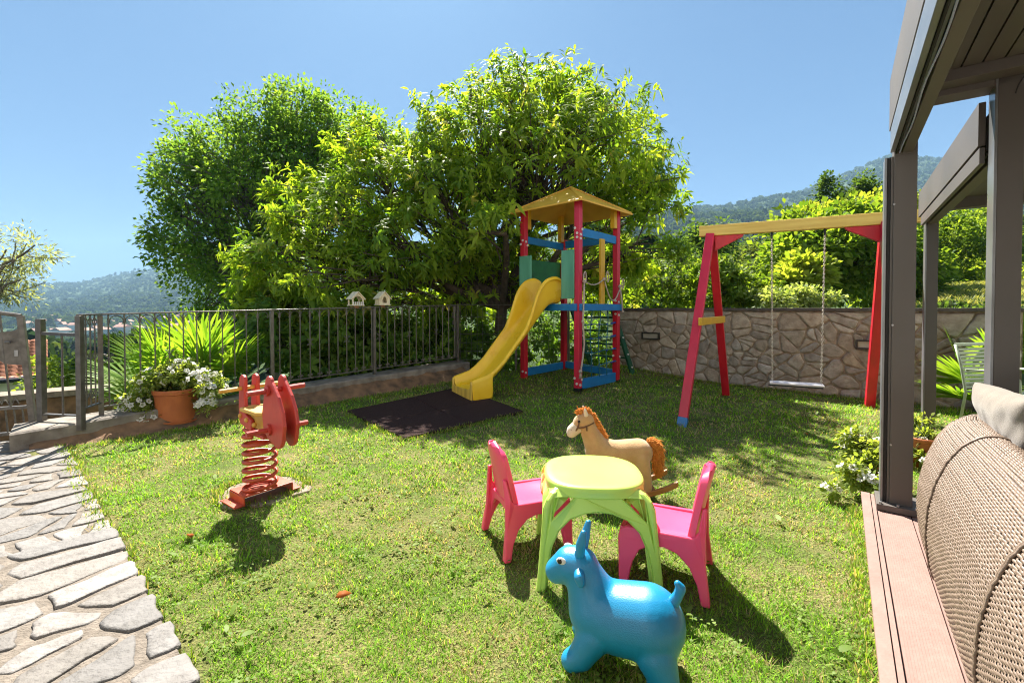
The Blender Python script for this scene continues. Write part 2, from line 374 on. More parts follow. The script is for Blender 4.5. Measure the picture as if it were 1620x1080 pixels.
# ================================================================ TERRAIN
def pz(py, Y): return EYE - (py - 487) / FPX * Y
TCOL = {   # pixel column -> [(Y, height)]
    -1800: [(3, -.6), (7, -.7), (10, -1.8), (30, -5), (80, -12), (200, -20), (500, -27), (900, -20), (1400, 0), (2500, 80), (3600, 40)],
    0: [(3, -.6), (7, -.7), (10, -2.2), (30, -7), (80, -15), (200, pz(576, 200)), (500, pz(536, 500)), (900, pz(508, 900)), (1400, pz(480, 1400)), (2500, pz(452, 2500)), (3600, 60)],
    140: [(3, -.6), (7, -.7), (10, -2.2), (30, -7), (80, -15), (200, pz(576, 200)), (500, pz(536, 500)), (900, pz(508, 900)), (1400, pz(478, 1400)), (2500, pz(448, 2500)), (3600, 60)],
    215: [(3, -.6), (7, -.7), (10, -2.2), (30, -6.5), (80, -15), (200, pz(574, 200)), (500, pz(534, 500)), (900, pz(506, 900)), (1400, pz(470, 1400)), (2500, pz(429, 2500)), (3600, 150)],
    290: [(3, -.6), (7, -.7), (10, -1.8), (30, -6), (80, -14), (200, pz(568, 200)), (500, pz(530, 500)), (900, pz(500, 900)), (1400, pz(465, 1400)), (2500, pz(421, 2500)), (3600, 180)],
    420: [(3, -.6), (7, -.6), (10, -1.2), (30, -2.5), (80, -5), (200, -8), (500, -8), (900, 0), (1400, 50), (2500, pz(430, 2500)), (3600, 150)],
    700: [(3, -.6), (7, -.6), (10, -.6), (30, -1), (80, 0), (200, 4), (500, 20), (900, 50), (1400, 90), (2500, 160), (3600, 100)],
    960: [(3, -.6), (7, -.5), (10, 0), (30, 2), (80, 7), (200, 20), (500, 60), (850, pz(352, 850)), (1000, pz(350, 1000)), (1800, pz(352, 1800)), (2500, 250), (3600, 100)],
    1040: [(3, -.6), (8.6, -.4), (10, .1), (30, 0), (80, 2), (200, 9), (500, pz(425, 500)), (850, pz(356, 850)), (1000, pz(352, 1000)), (1800, pz(345, 1800)), (2500, pz(350, 2500)), (3600, 100)],
    1180: [(3, -.6), (7.6, -.4), (9, .3), (30, 1), (80, 2.5), (200, 10), (500, pz(415, 500)), (850, pz(345, 850)), (1000, pz(342, 1000)), (1800, pz(330, 1800)), (2500, pz(340, 2500)), (3600, 200)],
    1260: [(3, -.6), (7, -.4), (8.5, .4), (30, 1.4), (80, 3), (200, 11), (500, pz(410, 500)), (850, pz(345, 850)), (1000, pz(338, 1000)), (1800, pz(309, 1800)), (2500, pz(320, 2500)), (3600, 300)],
    1313: [(3, -.6), (6.8, -.4), (8.2, .4), (30, 1.6), (80, 4), (200, 12), (500, pz(405, 500)), (850, pz(340, 850)), (1000, pz(330, 1000)), (1800, pz(293, 1800)), (2500, pz(300, 2500)), (3600, 300)],
    1367: [(3, -.6), (6.6, -.4), (8, .5), (30, 1.8), (80, 4), (200, 13), (500, pz(400, 500)), (850, pz(330, 850)), (1000, pz(318, 1000)), (1800, pz(265, 1800)), (2500, pz(275, 2500)), (3600, 300)],
    1402: [(3, -.6), (6.4, -.4), (8, .6), (30, 2), (80, 4), (200, 14), (500, pz(398, 500)), (850, pz(325, 850)), (1000, pz(312, 1000)), (1800, pz(252, 1800)), (2500, pz(262, 2500)), (3600, 300)],
    1491: [(3, -.6), (6.2, -.4), (7.5, .2), (11, pz(488, 11)), (18, pz(452, 18)), (30, 2.6), (80, 5), (200, 18), (500, pz(360, 500)), (850, pz(320, 850)), (1000, pz(308, 1000)), (1800, pz(258, 1800)), (2500, pz(270, 2500)), (3600, 300)],
    1600: [(3, -.6), (6, -.4), (7.5, .2), (11, pz(486, 11)), (18, pz(446, 18)), (30, 2.8), (80, 6), (200, 20), (500, pz(350, 500)), (850, pz(310, 850)), (1000, pz(300, 1000)), (1800, pz(265, 1800)), (2500, pz(280, 2500)), (3600, 300)],
    3400: [(3, -.6), (6, -.4), (7.5, .4), (11, 1.5), (30, 5), (80, 15), (200, 36), (500, 80), (900, 140), (1800, 300), (2500, 300), (3600, 200)]}
TK = sorted(TCOL)
YS = np.concatenate([np.geomspace(3, 60, 46), np.geomspace(60, 3600, 90)[1:]])
TAB = np.array([np.interp(np.log(YS), np.log([p[0] for p in TCOL[k]]), [p[1] for p in TCOL[k]]) for k in TK])
def terr(px, Y):
    """terrain height at pixel column px and depth Y (arrays)"""
    px = np.clip(np.asarray(px, float), TK[0], TK[-1]); j = np.interp(np.log(Y), np.log(YS), np.arange(len(YS)))
    i = np.interp(px, TK, np.arange(len(TK))); i0 = np.minimum(i.astype(int), len(TK) - 2); j0 = np.minimum(j.astype(int), len(YS) - 2)
    a, b = i - i0, j - j0
    z = TAB[i0, j0] * (1 - a) * (1 - b) + TAB[i0 + 1, j0] * a * (1 - b) + TAB[i0, j0 + 1] * (1 - a) * b + TAB[i0 + 1, j0 + 1] * a * b
    X = (px - 810) / FPX * Y
    amp = np.clip((Y - 40) / 1200, 0, 1) * 9
    return z + amp * (np.sin(X / 97 + Y / 210) * .6 + np.sin(X / 41 - Y / 77 + 1) * .4 + np.sin(X / 23 + Y / 35) * .25)
pxs = np.concatenate([np.linspace(-1800, -60, 24), np.linspace(0, 1620, 150), np.linspace(1700, 3400, 22)])
G = np.meshgrid(pxs, YS, indexing='ij'); tz = terr(G[0].ravel(), G[1].ravel())
TV = np.stack([(G[0].ravel() - 810) / FPX * G[1].ravel(), G[1].ravel(), tz], 1)
ii, jj = np.meshgrid(np.arange(len(pxs) - 1), np.arange(len(YS) - 1), indexing='ij'); b0 = (ii * len(YS) + jj).ravel()
m, t, N, L, P = nodes('hill_woodland')
geo = N.new('ShaderNodeNewGeometry')
n1 = N.new('ShaderNodeTexNoise'); n1.inputs['Scale'].default_value = .035; n1.inputs['Detail'].default_value = 9; n1.inputs['Roughness'].default_value = .7
v1 = N.new('ShaderNodeTexVoronoi'); v1.inputs['Scale'].default_value = .11
L.new(geo.outputs['Position'], n1.inputs['Vector']); L.new(geo.outputs['Position'], v1.inputs['Vector'])
cr = N.new('ShaderNodeValToRGB'); cr.color_ramp.elements[0].position = .32; cr.color_ramp.elements[1].position = .72
cr.color_ramp.elements[0].color = (.022, .045, .016, 1); cr.color_ramp.elements[1].color = (.075, .11, .035, 1)
e = cr.color_ramp.elements.new(.55); e.color = (.045, .075, .022, 1)
L.new(n1.outputs[0], cr.inputs[0]); L.new(cr.outputs[0], P.inputs['Base Color']); P.inputs['Roughness'].default_value = .95; P.inputs['Specular IOR Level'].default_value = .1
bp = N.new('ShaderNodeBump'); bp.inputs['Strength'].default_value = 1; bp.inputs['Distance'].default_value = 5
L.new(v1.outputs[0], bp.inputs['Height']); bp.invert = True; L.new(bp.outputs[0], P.inputs['Normal'])
tag(mesh_np('terrain', TV, [np.stack([b0, b0 + len(YS), b0 + len(YS) + 1, b0 + 1], 1)], m, smooth=True), kind='structure')

# near hillside grass on the right slope, and the garden's own ground sheet
def frame_dir(v): return np.array(v) / np.linalg.norm(v)
DV, DP = np.array([.588, .809]), np.array([.809, -.588])      # pergola directions
def sp(s, p, z): return Vector((DV[0] * s + DP[0] * p, DV[1] * s + DP[1] * p, z))
WALL0, WALLD = np.array([2.73, 8.55]), np.array([.753, -.659])
F0, F1 = np.array([-4.22, 4.66]), np.array([-.935, 7.83])      # fence line
FD = (F1 - F0) / np.linalg.norm(F1 - F0); FN = np.array([FD[1], -FD[0]])     # FN points to the lawn
wa, wb = WALL0 + WALLD * -.8, WALL0 + WALLD * 4.6
GARDEN = [(-9, -3), (F0[0] - 1.6, F0[1] - 2.2), tuple(F0 + FN * .1), tuple(F1 + FN * .02), (wa[0], wa[1] + .05), tuple(wb), (9.5, 5.6), (9.5, -3)]
xs, ys = np.arange(-9, 9.6, .14), np.arange(-3, 10.0, .14)
gx, gy = np.meshgrid(xs, ys, indexing='ij'); P2 = np.stack([gx.ravel(), gy.ravel()], 1)
rng = np.random.default_rng(3)
gz = lawn_z(P2[:, 0], P2[:, 1]) + .012 * (np.sin(P2[:, 0] * 5.1 + 1) * np.sin(P2[:, 1] * 4.3) + np.sin(P2[:, 0] * 11 + P2[:, 1] * 9) * .4)
i2, j2 = np.meshgrid(np.arange(len(xs) - 1), np.arange(len(ys) - 1), indexing='ij'); q0 = (i2 * len(ys) + j2).ravel()
cen = P2[q0] + .07; GP = np.array(GARDEN); keep = inside(cen, GP)
Q = np.stack([q0, q0 + len(ys), q0 + len(ys) + 1, q0 + 1], 1)[keep]
m, t, N, L, P = nodes('lawn_soil'); geo = N.new('ShaderNodeNewGeometry')
n1 = N.new('ShaderNodeTexNoise'); n1.inputs['Scale'].default_value = 2.2; n1.inputs['Detail'].default_value = 8
n2 = N.new('ShaderNodeTexNoise'); n2.inputs['Scale'].default_value = 90; n2.inputs['Detail'].default_value = 6
for q in (n1, n2): L.new(geo.outputs['Position'], q.inputs['Vector'])
c1 = N.new('ShaderNodeValToRGB'); c1.color_ramp.elements[0].position = .35; c1.color_ramp.elements[1].position = .7
c1.color_ramp.elements[0].color = (.13, .18, .04, 1); c1.color_ramp.elements[1].color = (.32, .27, .12, 1); L.new(n1.outputs[0], c1.inputs[0])
c2 = N.new('ShaderNodeValToRGB'); c2.color_ramp.elements[0].position = .3; c2.color_ramp.elements[1].position = .7
c2.color_ramp.elements[0].color = (.35, .35, .35, 1); c2.color_ramp.elements[1].color = (1, 1, 1, 1); L.new(n2.outputs[0], c2.inputs[0])
mx = N.new('ShaderNodeMix'); mx.data_type = 'RGBA'; mx.blend_type = 'MULTIPLY'; mx.inputs[0].default_value = 1
L.new(c1.outputs[0], mx.inputs[6]); L.new(c2.outputs[0], mx.inputs[7]); L.new(mx.outputs[2], P.inputs['Base Color'])
P.inputs['Roughness'].default_value = .95; P.inputs['Specular IOR Level'].default_value = .1
bp = N.new('ShaderNodeBump'); bp.inputs['Strength'].default_value = 1; bp.inputs['Distance'].default_value = .02; L.new(n2.outputs[0], bp.inputs['Height']); L.new(bp.outputs[0], P.inputs['Normal'])
tag(mesh_np('lawn_ground', np.column_stack([P2, gz]), [Q], m, smooth=True), kind='structure')

# ================================================================ STONE PATH
PA = np.array(gnd(93, 689)[:2]); PB = np.array(gnd(307, 1080)[:2])
PD = (PA - PB) / np.linalg.norm(PA - PB); PN = np.array([-PD[1], PD[0]])       # PN: to the left of the path edge
if PN[0] > 0: PN = -PN
def path_pt(a, b, z): return (PB[0] + PD[0] * a + PN[0] * b, PB[1] + PD[1] * a + PN[1] * b, z)
PLEN = np.linalg.norm(PA - PB) + .05; STEP = float(np.dot(np.array(gnd(163, 852)[:2]) - PB, PD))
GREYS = [np.array(c) for c in ((.178, .163, .150), (.165, .155, .147), (.20, .184, .170), (.172, .156, .140), (.152, .144, .138), (.218, .204, .192))]
bm = NB()
for a0, a1, z in ((STEP, PLEN, .012), (-2.6, STEP, .055)):
    vs = [bm.verts.new(path_pt(a, b, zz)) for zz in (-.1, z) for a, b in ((a0, .015), (a1, .015), (a1, 5), (a0, 5))]
    bm.faces.new(vs[4:]); 
    for k in range(4): bm.faces.new((vs[k], vs[(k + 1) % 4], vs[4 + (k + 1) % 4], vs[4 + k]))
tag(obj('path_bed', bm, M['pathmortar']), kind='structure')
rng = np.random.default_rng(11); VV, F3, F4, CC = [], [], [], []; nv = 0
for a0, a1, z, n in ((STEP + .03, PLEN, .012, 180), (-2.6, STEP - .0, .055, 330)):
    cells = voronoi(2.9, a1 - a0, n, rng, 1.3, 1)
    v, f, c = stones(cells, .016, rng, .008, .010, .026, lambda x, y, zz: path_pt(a0 + y, x - .02 + .0, z + zz), GREYS, .02)
    VV.append(v); CC.append(c); F3.append(f[0] + nv); F4.append(f[1] + nv); nv += len(v)
tag(mesh_np('stone_path', np.concatenate(VV), [np.concatenate(F3), np.concatenate(F4)], M['flag'], col=np.concatenate(CC)), kind='structure')
MAT_POLY = [gnd(548, 655)[:2], gnd(640, 697)[:2], gnd(828, 653)[:2], (-.72, 6.95)]
RIDER = gnd(415, 774)[:2]

# ================================================================ GRASS
rng = np.random.default_rng(5)
def fbm(x, y, f):
    return (np.sin(x * f + 1.3 * np.sin(y * f * .8 + .5)) * np.sin(y * f * 1.1 + 1.7 * np.sin(x * f * .6)) + .5 * np.sin(x * f * 2.3 + y * f * 1.9 + 2) * np.sin(y * f * 2.7 - x * f * .7)) / 1.5
def lawn_pts(n):
    """more plants near the camera"""
    Y = 1.15 * np.exp(rng.random(n) * np.log(10.2 / 1.15)); X = (rng.random(n) * 2 - 1) * 1.22 * (Y + .25) 
    keep = rng.random(n) < np.clip(Y / 2.0, .55, 1)
    P = np.stack([X, Y], 1)[keep]; ok = inside(P, GP)
    pe = (P - PB) @ PN; pa = (P - PB) @ PD
    ok &= ~((pe > -.02 + .05 * fbm(P[:, 0], P[:, 1], 9)) & (pa < PLEN + .1))
    ok &= ~inside(P, MAT_POLY)
    pp = P @ DP; ss = P @ DV; ok &= ~((pp > .105) & (ss < 3.69))
    ok &= ((P - F0) @ FN > .42) | ((P - F0) @ FD < -.4)
    ok &= ((P - wa) @ np.array([WALLD[1], -WALLD[0]])) > .10
    r = np.linalg.norm((P - np.array(RIDER)) * [1, 1.0], axis=1); ok &= r > .27 + .06 * np.sin(P[:, 0] * 20) 
    bare = fbm(P[:, 0], P[:, 1], 2.1) + .5 * fbm(P[:, 0] + 9, P[:, 1], 7)
    ok &= ~((bare > .93) & (rng.random(len(P)) < .75))
    return P[ok]
def mixc(a, b, t): return np.asarray(a)[None] * (1 - t[:, None]) + np.asarray(b)[None] * t[:, None]
P = lawn_pts(330000); n = len(P); Y = P[:, 1]
z = lawn_z(P[:, 0], Y) + .012 * (np.sin(P[:, 0] * 5.1 + 1) * np.sin(Y * 4.3)) - .004
dry = np.clip(.27 + .42 * fbm(P[:, 0], Y, 1.7) + .35 * fbm(P[:, 0] + 3, Y + 5, 5.3) + rng.normal(0, .22, n), 0, 1)
hgt = (.016 + .028 * rng.random(n)) * np.clip(1 + .4 * fbm(P[:, 0], Y, 3.1) + .55 * fbm(P[:, 0] + 2, Y, 14), .35, 2) * np.clip(.75 + Y * .06, .8, 1.25)
wd = (.0026 + .0022 * rng.random(n)) * np.clip(Y / 2.2, .8, 3.2)
az = rng.random(n) * 6.283; lean = (.3 + 1.3 * rng.random(n))
D = np.stack([np.cos(az) * lean, np.sin(az) * lean, np.ones(n)], 1); D = unit(D); S = np.stack([-np.sin(az), np.cos(az), np.zeros(n)], 1)
B = np.column_stack([P, z]); md = B + D * (hgt * .55)[:, None]
D2 = unit(D + np.stack([np.cos(az), np.sin(az), -.5 * np.ones(n)], 1) * (.5 * rng.random(n))[:, None]); tp = md + D2 * (hgt * .55)[:, None]
w_ = wd[:, None]
V_ = np.stack([B - S * w_ * .5, B + S * w_ * .5, md + S * w_ * .42, md - S * w_ * .42, tp], 1).reshape(-1, 3)
b = (np.arange(n) * 5)[:, None]
gc = mixc((.11, .29, .016), (.33, .56, .05), rng.random(n)); dc = mixc((.52, .44, .25), (.42, .33, .15), rng.random(n))
c_ = gc * (1 - dry[:, None]) + dc * dry[:, None] * (rng.random((n, 1)) < .8) + gc * dry[:, None] * 0
c_ = np.where(rng.random((n, 1)) < dry[:, None] * .75, dc, gc * (.55 + .8 * rng.random((n, 1))))
tag(mesh_np('grass', V_, [np.hstack([b, b + 1, b + 2, b + 3]), np.hstack([b + 3, b + 2, b + 4])], M['grass'], col=np.repeat(c_, 5, 0)), kind='stuff')
# longer tufts the mower misses: wall foot, kerb foot, mat edges, path edge, swing and tower legs
rng = np.random.default_rng(15); E_ = []
for q in range(420): a = rng.random() * 5.0; E_.append(wa + WALLD * a + (-1 if (np.array([WALLD[1], -WALLD[0]]) @ (np.zeros(2) - WALL0)) < 0 else 1) * np.array([WALLD[1], -WALLD[0]]) * rng.uniform(.05, .16))
for q in range(300): E_.append(F0 + FD * rng.uniform(-.3, 4.5) + FN * rng.uniform(.40, .52))
for i in range(4):
    a, b = np.array(MAT_POLY[i][:2]), np.array(MAT_POLY[(i + 1) % 4][:2]); nn_ = np.array([(b - a)[1], -(b - a)[0]]); nn_ /= np.linalg.norm(nn_)
    for q in range(70): E_.append(a + (b - a) * rng.random() - nn_ * rng.uniform(-.01, .05) * (1 if nn_ @ (a - np.array([-1, 5.7])) < 0 else -1))
for q in range(330): E_.append(PB + PD * rng.uniform(-1.2, PLEN) - PN * rng.uniform(-.06, .03))
for (x, y) in ((1.0, 6.88), (.2, 7.64), (1.76, 7.68), (.97, 8.43), (1.87, 5.06), (3.17, 6.78), (4.7, 5.9)):
    for q in range(16): an_ = rng.random() * 6.28; E_.append(np.array([x + .09 * math.cos(an_), y + .09 * math.sin(an_)]))
for q in range(160): an_ = rng.random() * 6.28; E_.append(np.array(RIDER) + np.array([math.cos(an_), math.sin(an_)]) * rng.uniform(.235, .31))
for q in range(300): E_.append(DV * rng.uniform(-.5, 3.7) + DP * rng.uniform(.06, .11))
C0 = np.repeat(np.array(E_), 9, 0) + rng.normal(0, .016, (len(E_) * 9, 2)); n = len(C0); az = rng.random(n) * 6.283; ln = rng.random(n) * .8 + .1
D = unit(np.stack([np.cos(az) * ln, np.sin(az) * ln, np.ones(n)], 1)); S = np.stack([-np.sin(az), np.cos(az), .01 * np.ones(n)], 1)
V_, F_, k = leaves_np(np.column_stack([C0, lawn_z(C0[:, 0], C0[:, 1]) - .004]), D, np.cross(S, D), .035 + .05 * rng.random(n), .0035 + .003 * rng.random(n), .25, True)
c_ = np.where(rng.random((n, 1)) < .25, mixc((.50, .42, .22), (.38, .30, .13), rng.random(n)), mixc((.09, .20, .016), (.26, .38, .045), rng.random(n)))
tag(mesh_np('edge_grass', V_, F_, M['grass'], col=np.repeat(c_, k, 0)), kind='stuff')
# clover and plantain leaves low in the turf
P = lawn_pts(110000); sel = (.5 * fbm(P[:, 0] + 4, P[:, 1] + 2, 3.3) + .8 * fbm(P[:, 0], P[:, 1] + 7, 13) + rng.normal(0, .35, len(P))) > .62; P = P[sel]; n = len(P)
pos = np.column_stack([P, lawn_z(P[:, 0], P[:, 1]) + .012 + .022 * rng.random(n)])
az = rng.random(n) * 6.283; D = np.stack([np.cos(az), np.sin(az), .15 + .5 * rng.random(n)], 1); Nn = np.stack([rng.normal(0, .3, n), rng.normal(0, .3, n), np.ones(n)], 1)
big = rng.random(n) < .03; Ln = np.where(big, .04 + .04 * rng.random(n), .010 + .012 * rng.random(n)) * np.clip(.7 + P[:, 1] * .1, .8, 1.5); Wd = Ln * np.where(big, .38, .8)
V_, F_, k = leaves_np(pos, D, Nn, Ln, Wd, .1, True)
c_ = mixc((.12, .21, .03), (.24, .33, .07), rng.random(n)); tag(mesh_np('ground_cover', V_, F_, M['grass'], col=np.repeat(c_, k, 0)), kind='stuff')
# hillside grass to the right, beyond the wall
n = 26000; px = 1395 + rng.random(n) * 330; Y = 9 + 22 * rng.random(n) ** .8; X = (px - 810) / FPX * Y
B = np.stack([X, Y, terr(px, Y) - .02], 1); h_ = (.10 + .16 * rng.random(n)); az = rng.random(n) * 6.283
D = unit(np.stack([np.cos(az) * .5, np.sin(az) * .5, np.ones(n)], 1)); S = np.stack([np.cos(az + 1.57), np.sin(az + 1.57), np.zeros(n)], 1)
V_, F_, k = leaves_np(B, D, S[:, [1, 0, 2]], h_, .02 + .02 * rng.random(n), .2, True)
c_ = mixc((.20, .25, .05), (.42, .38, .15), np.clip(rng.normal(.4, .3, n), 0, 1)); tag(mesh_np('hillside_grass', V_, F_, M['grass'], col=np.repeat(c_, k, 0)), kind='stuff')

# ================================================================ DISTANT WOODLAND (reads as one mass)
def forest(name, px0, px1, y0, y1, n, seed, size, dens=26, cols=((.030, .060, .018), (.10, .14, .045)), cond=None):
    r = np.random.default_rng(seed); px = px0 + (px1 - px0) * r.random(n); Y = np.exp(np.log(y0) + (np.log(y1) - np.log(y0)) * r.random(n))
    if cond is not None: k = cond(px, Y); px, Y = px[k], Y[k]; n = len(px)
    X = (px - 810) / FPX * Y; z = terr(px, Y); s = size * (.55 + .9 * r.random(n)); col = mixc(cols[0], cols[1], np.clip(r.normal(.4, .28, n), 0, 1))
    tall = r.random(n) < .12
    d = unit(r.normal(size=(n, dens, 3)).reshape(-1, 3)).reshape(n, dens, 3); d[:, :, 2] = np.abs(d[:, :, 2]) * 1.1 - .25
    rr = (.65 + .4 * r.random((n, dens, 1)))
    sc = np.stack([s * np.where(tall, .55, 1), s * np.where(tall, .55, 1), s * np.where(tall, 1.6, 1.05)], 1)
    C = np.stack([X, Y, z + sc[:, 2] * .75], 1)[:, None] + d * rr * sc[:, None] * .62
    C = C.reshape(-1, 3); Nn = unit(d.reshape(-1, 3) + r.normal(0, .45, (n * dens, 3))); q = np.repeat(s, dens) * (.30 + .28 * r.random(n * dens)) * (26 / dens) ** .5
    T = unit(np.cross(Nn, r.normal(size=Nn.shape))); U = np.cross(Nn, T); q = q[:, None]
    V_ = np.stack([C - T * q, C - U * q * .8, C + T * q * .9, C + U * q], 1).reshape(-1, 3); b = (np.arange(len(C)) * 4)[:, None]
    cc = np.repeat(col, dens, 0) * (.8 + .4 * r.random((n * dens, 1)))
    return tag(mesh_np(name, V_, [np.hstack([b, b + 1, b + 2, b + 3])], M['far'], col=np.repeat(cc, 4, 0)), kind='stuff')
town = lambda px, Y: ~((np.abs(Y - 690) < 190) & (px > 30) & (px < 330) & (np.sin(px * .21 + Y * .03) > -.55))
forest('valley_woodland', -400, 470, 70, 620, 4200, 21, 4.2, 90, cond=town)
forest('hill_woodland', -500, 520, 620, 2600, 12500, 22, 7, 22, cond=town)
forest('near_valley_woodland', -160, 430, 24, 70, 220, 23, 2.2, 900, ((.05, .10, .02), (.16, .23, .05)))
forest('mountain_woodland', 940, 2700, 420, 2000, 19000, 24, 6.5, 22, cond=lambda px, Y: ~((Y > 760) & (Y < 850) & (px < 1130)))
forest('slope_woodland', 900, 2900, 45, 420, 2100, 25, 3.6, 300, ((.05, .10, .02), (.16, .23, .05)))
# houses of the valley town: a few pixels each
rng = np.random.default_rng(77)
hb = NB(); box(hb, (0, 0, 1.6), (9, 7, 6.4)); hm = bpy.data.meshes.new('valley_house')
v = [hb.verts.new(p) for p in ((-5, -4, 4.7), (5, -4, 4.7), (5, 4, 4.7), (-5, 4, 4.7), (-4.4, 0, 7.0), (4.4, 0, 7.0))]
rf = [hb.faces.new([v[i] for i in f]) for f in ((0, 1, 5, 4), (2, 3, 4, 5), (1, 2, 5), (3, 0, 4), (3, 2, 1, 0))]
for f in rf: f.material_index = 1
hb.to_mesh(hm); hb.free(); hm.materials.append(M['housewall']); hm.materials.append(mat('red_roof', (.40, .22, .16), (.32, .16, .11), .5, .9))
for i in range(80):
    px = 40 + 285 * rng.random(); Y = 540 + 320 * rng.random(); h = bpy.data.objects.new('valley_house', hm); COL.objects.link(h)
    h.location = ((px - 810) / FPX * Y, Y, float(terr([px], np.array([Y]))[0]) + 1.0); h.rotation_euler = (0, 0, rng.random() * 3.1)
    s = .9 + .7 * rng.random(); h.scale = (s, s, s * .9)
    tag(h, 'tiny pale house with red roof in the distant valley town', 'house', 'houses of the valley town')

# ================================================================ STONE WALL
WN = np.array([WALLD[1], -WALLD[0]])           # towards the lawn
if WN @ (np.array([0, 0]) - WALL0) < 0: WN = -WN
wt = thing('stone_wall', 'long rubble stone wall with dark coping behind the red swing frame', 'wall', (*wa, 0))
wl = np.linalg.norm(wb - wa)
def wpt(a, out, z): return (wa[0] + WALLD[0] * a + WN[0] * out, wa[1] + WALLD[1] * a + WN[1] * out, z)
bm = NB(); beam(bm, wpt(0, -.17, .45), wpt(wl, -.17, .45), .34, 1.62, side=(*WN, 0)); obj('wall_core', bm, M['mortar'], wt, world=True)
rng = np.random.default_rng(8); WST = [np.array(c) for c in ((.45, .405, .335), (.40, .365, .31), (.49, .44, .37), (.35, .325, .29), (.45, .39, .31), (.49, .46, .41), (.42, .36, .285))]
v, f, c = stones(voronoi(wl, 1.36, 205, rng, 1.25, 0), .012, rng, .022, .010, .016, lambda x, y, o: wpt(x, o, y - .12), WST, .06)
v = v - np.array([*wa, 0]); mesh_np('stone_facing', v, f, M['stone'], wt, col=c)
bm = NB(); beam(bm, wpt(-.03, -.16, 1.275), wpt(wl, -.16, 1.275), .44, .045, side=(*WN, 0)); obj('coping', bm, M['coping'], wt, bevel=.006, world=True)
for px, py, lab in ((1031, 531, 'recessed wall light in the stone wall left of the swing frame'), (1378, 545, 'recessed wall light in the stone wall beside the pergola post')):
    d = ray(px, py); n3 = Vector((*WN, 0)); o3 = Vector(wpt(0, 0, 0)); tt = (o3 - Vector((0, 0, EYE))).dot(n3) / d.dot(n3); c = Vector((0, 0, EYE)) + d * tt
    lt = thing('wall_light', lab, 'wall light', c + n3 * .03, group='wall lights'); W3 = Vector((*WALLD, 0))
    bm = NB()
    for s_, l_, h_ in ((.055, .34, .022), (-.055, .34, .022)): beam(bm, c + n3 * .035 + Vector((0, 0, s_)) - W3 * l_ / 2, c + n3 * .035 + Vector((0, 0, s_)) + W3 * l_ / 2, .09, h_, side=n3)
    for s_ in (-.16, .16): beam(bm, c + n3 * .035 + W3 * s_ - Vector((0, 0, .044)), c + n3 * .035 + W3 * s_ + Vector((0, 0, .044)), .09, .022, side=n3)
    obj('frame', bm, M['lampframe'], lt, world=True)
    bm = NB(); beam(bm, c + n3 * .03 - W3 * .148, c + n3 * .03 + W3 * .148, .04, .086, side=n3); obj('lens', bm, M['lamplens'], lt, world=True)

# ================================================================ RETAINING KERB + FENCE
def fpt(a, out, z): return Vector((F0[0] + FD[0] * a + FN[0] * out, F0[1] + FD[1] * a + FN[1] * out, z))
FL = float(np.linalg.norm(F1 - F0))
def kz(a): return .20 + .17 * a / FL           # kerb top
kt = thing('retaining_kerb', 'low concrete retaining kerb over a clay bank under the iron fence', 'kerb', fpt(0, 0, 0))
bm = NB(); n = 30; rng = np.random.default_rng(4); prev = None
for i in range(n + 1):
    a = -.62 + (FL + .75) * i / n; o = .17 + rng.normal(0, .006) + (.10 if a < .5 else 0) * (1 - max(0, a + .6) / 1.1); z = kz(a)
    ring = [bm.verts.new(fpt(a, *q)) for q in ((o, z - .10), (o, z - .015), (o - .02, z), (-.22, z), (-.22, -1.2), (o, -1.2))]
    if prev: 
        for k in range(6): bm.faces.new((prev[k], prev[(k + 1) % 6], ring[(k + 1) % 6], ring[k]))
    else: bm.faces.new(ring)
    prev = ring
bm.faces.new(prev); obj('kerb', bm, M['curb'], kt, world=True)
# clay bank in front of the kerb
n, mm = 110, 9; V_, F_ = [], []
for i in range(n + 1):
    a = -.5 + (FL + .5) * i / n
    for j in range(mm + 1):
        t = j / mm; o = .14 + .30 * t; x, y = fpt(a, o, 0)[:2]; z0 = float(lawn_z(x, y)); top = kz(a) - .055
        z_ = z0 - .03 + (top - z0 + .03) * (1 - t) ** 1.2 + .03 * mnoise.noise(Vector((a * 6, o * 9, 1))) * (1 - abs(2 * t - 1)) + .012 * mnoise.noise(Vector((a * 23, o * 30, 5)))
        V_.append(fpt(a, o + .03 * mnoise.noise(Vector((a * 9, t * 3, 3))), z_) - fpt(0, 0, 0))
for i in range(n):
    for j in range(mm): F_.append((i * (mm + 1) + j, (i + 1) * (mm + 1) + j, (i + 1) * (mm + 1) + j + 1, i * (mm + 1) + j + 1))
mesh_np('clay_bank', np.array(V_), [np.array(F_)], M['bank'], kt, smooth=True)

def ftop(a): return 1.235 + .115 * a / FL
ft = thing('iron_fence', 'long grey wrought iron fence along the left edge of the lawn', 'fence', fpt(0, 0, .2))
POSTS = [.0, 1.62, 3.02, FL]
for a in POSTS:
    bm = NB(); beam(bm, fpt(a, 0, kz(a) - .02), fpt(a, 0, ftop(a) - .012), .042, .042, side=(*FN, 0)); obj('post', bm, M['iron'], ft, bevel=.003, world=True)
bm = NB(); beam(bm, fpt(-.03, 0, ftop(-.03)), fpt(FL + .03, 0, ftop(FL + .03)), .05, .016, side=(*FN, 0)); obj('top_rail', bm, M['iron'], ft, bevel=.004, world=True)
bm = NB(); beam(bm, fpt(0, 0, kz(0) + .085), fpt(FL, 0, kz(FL) + .085), .03, .014, side=(*FN, 0)); obj('bottom_rail', bm, M['iron'], ft, world=True)
nb = 36; ba = [FL * (i + .5) / nb for i in range(nb)]
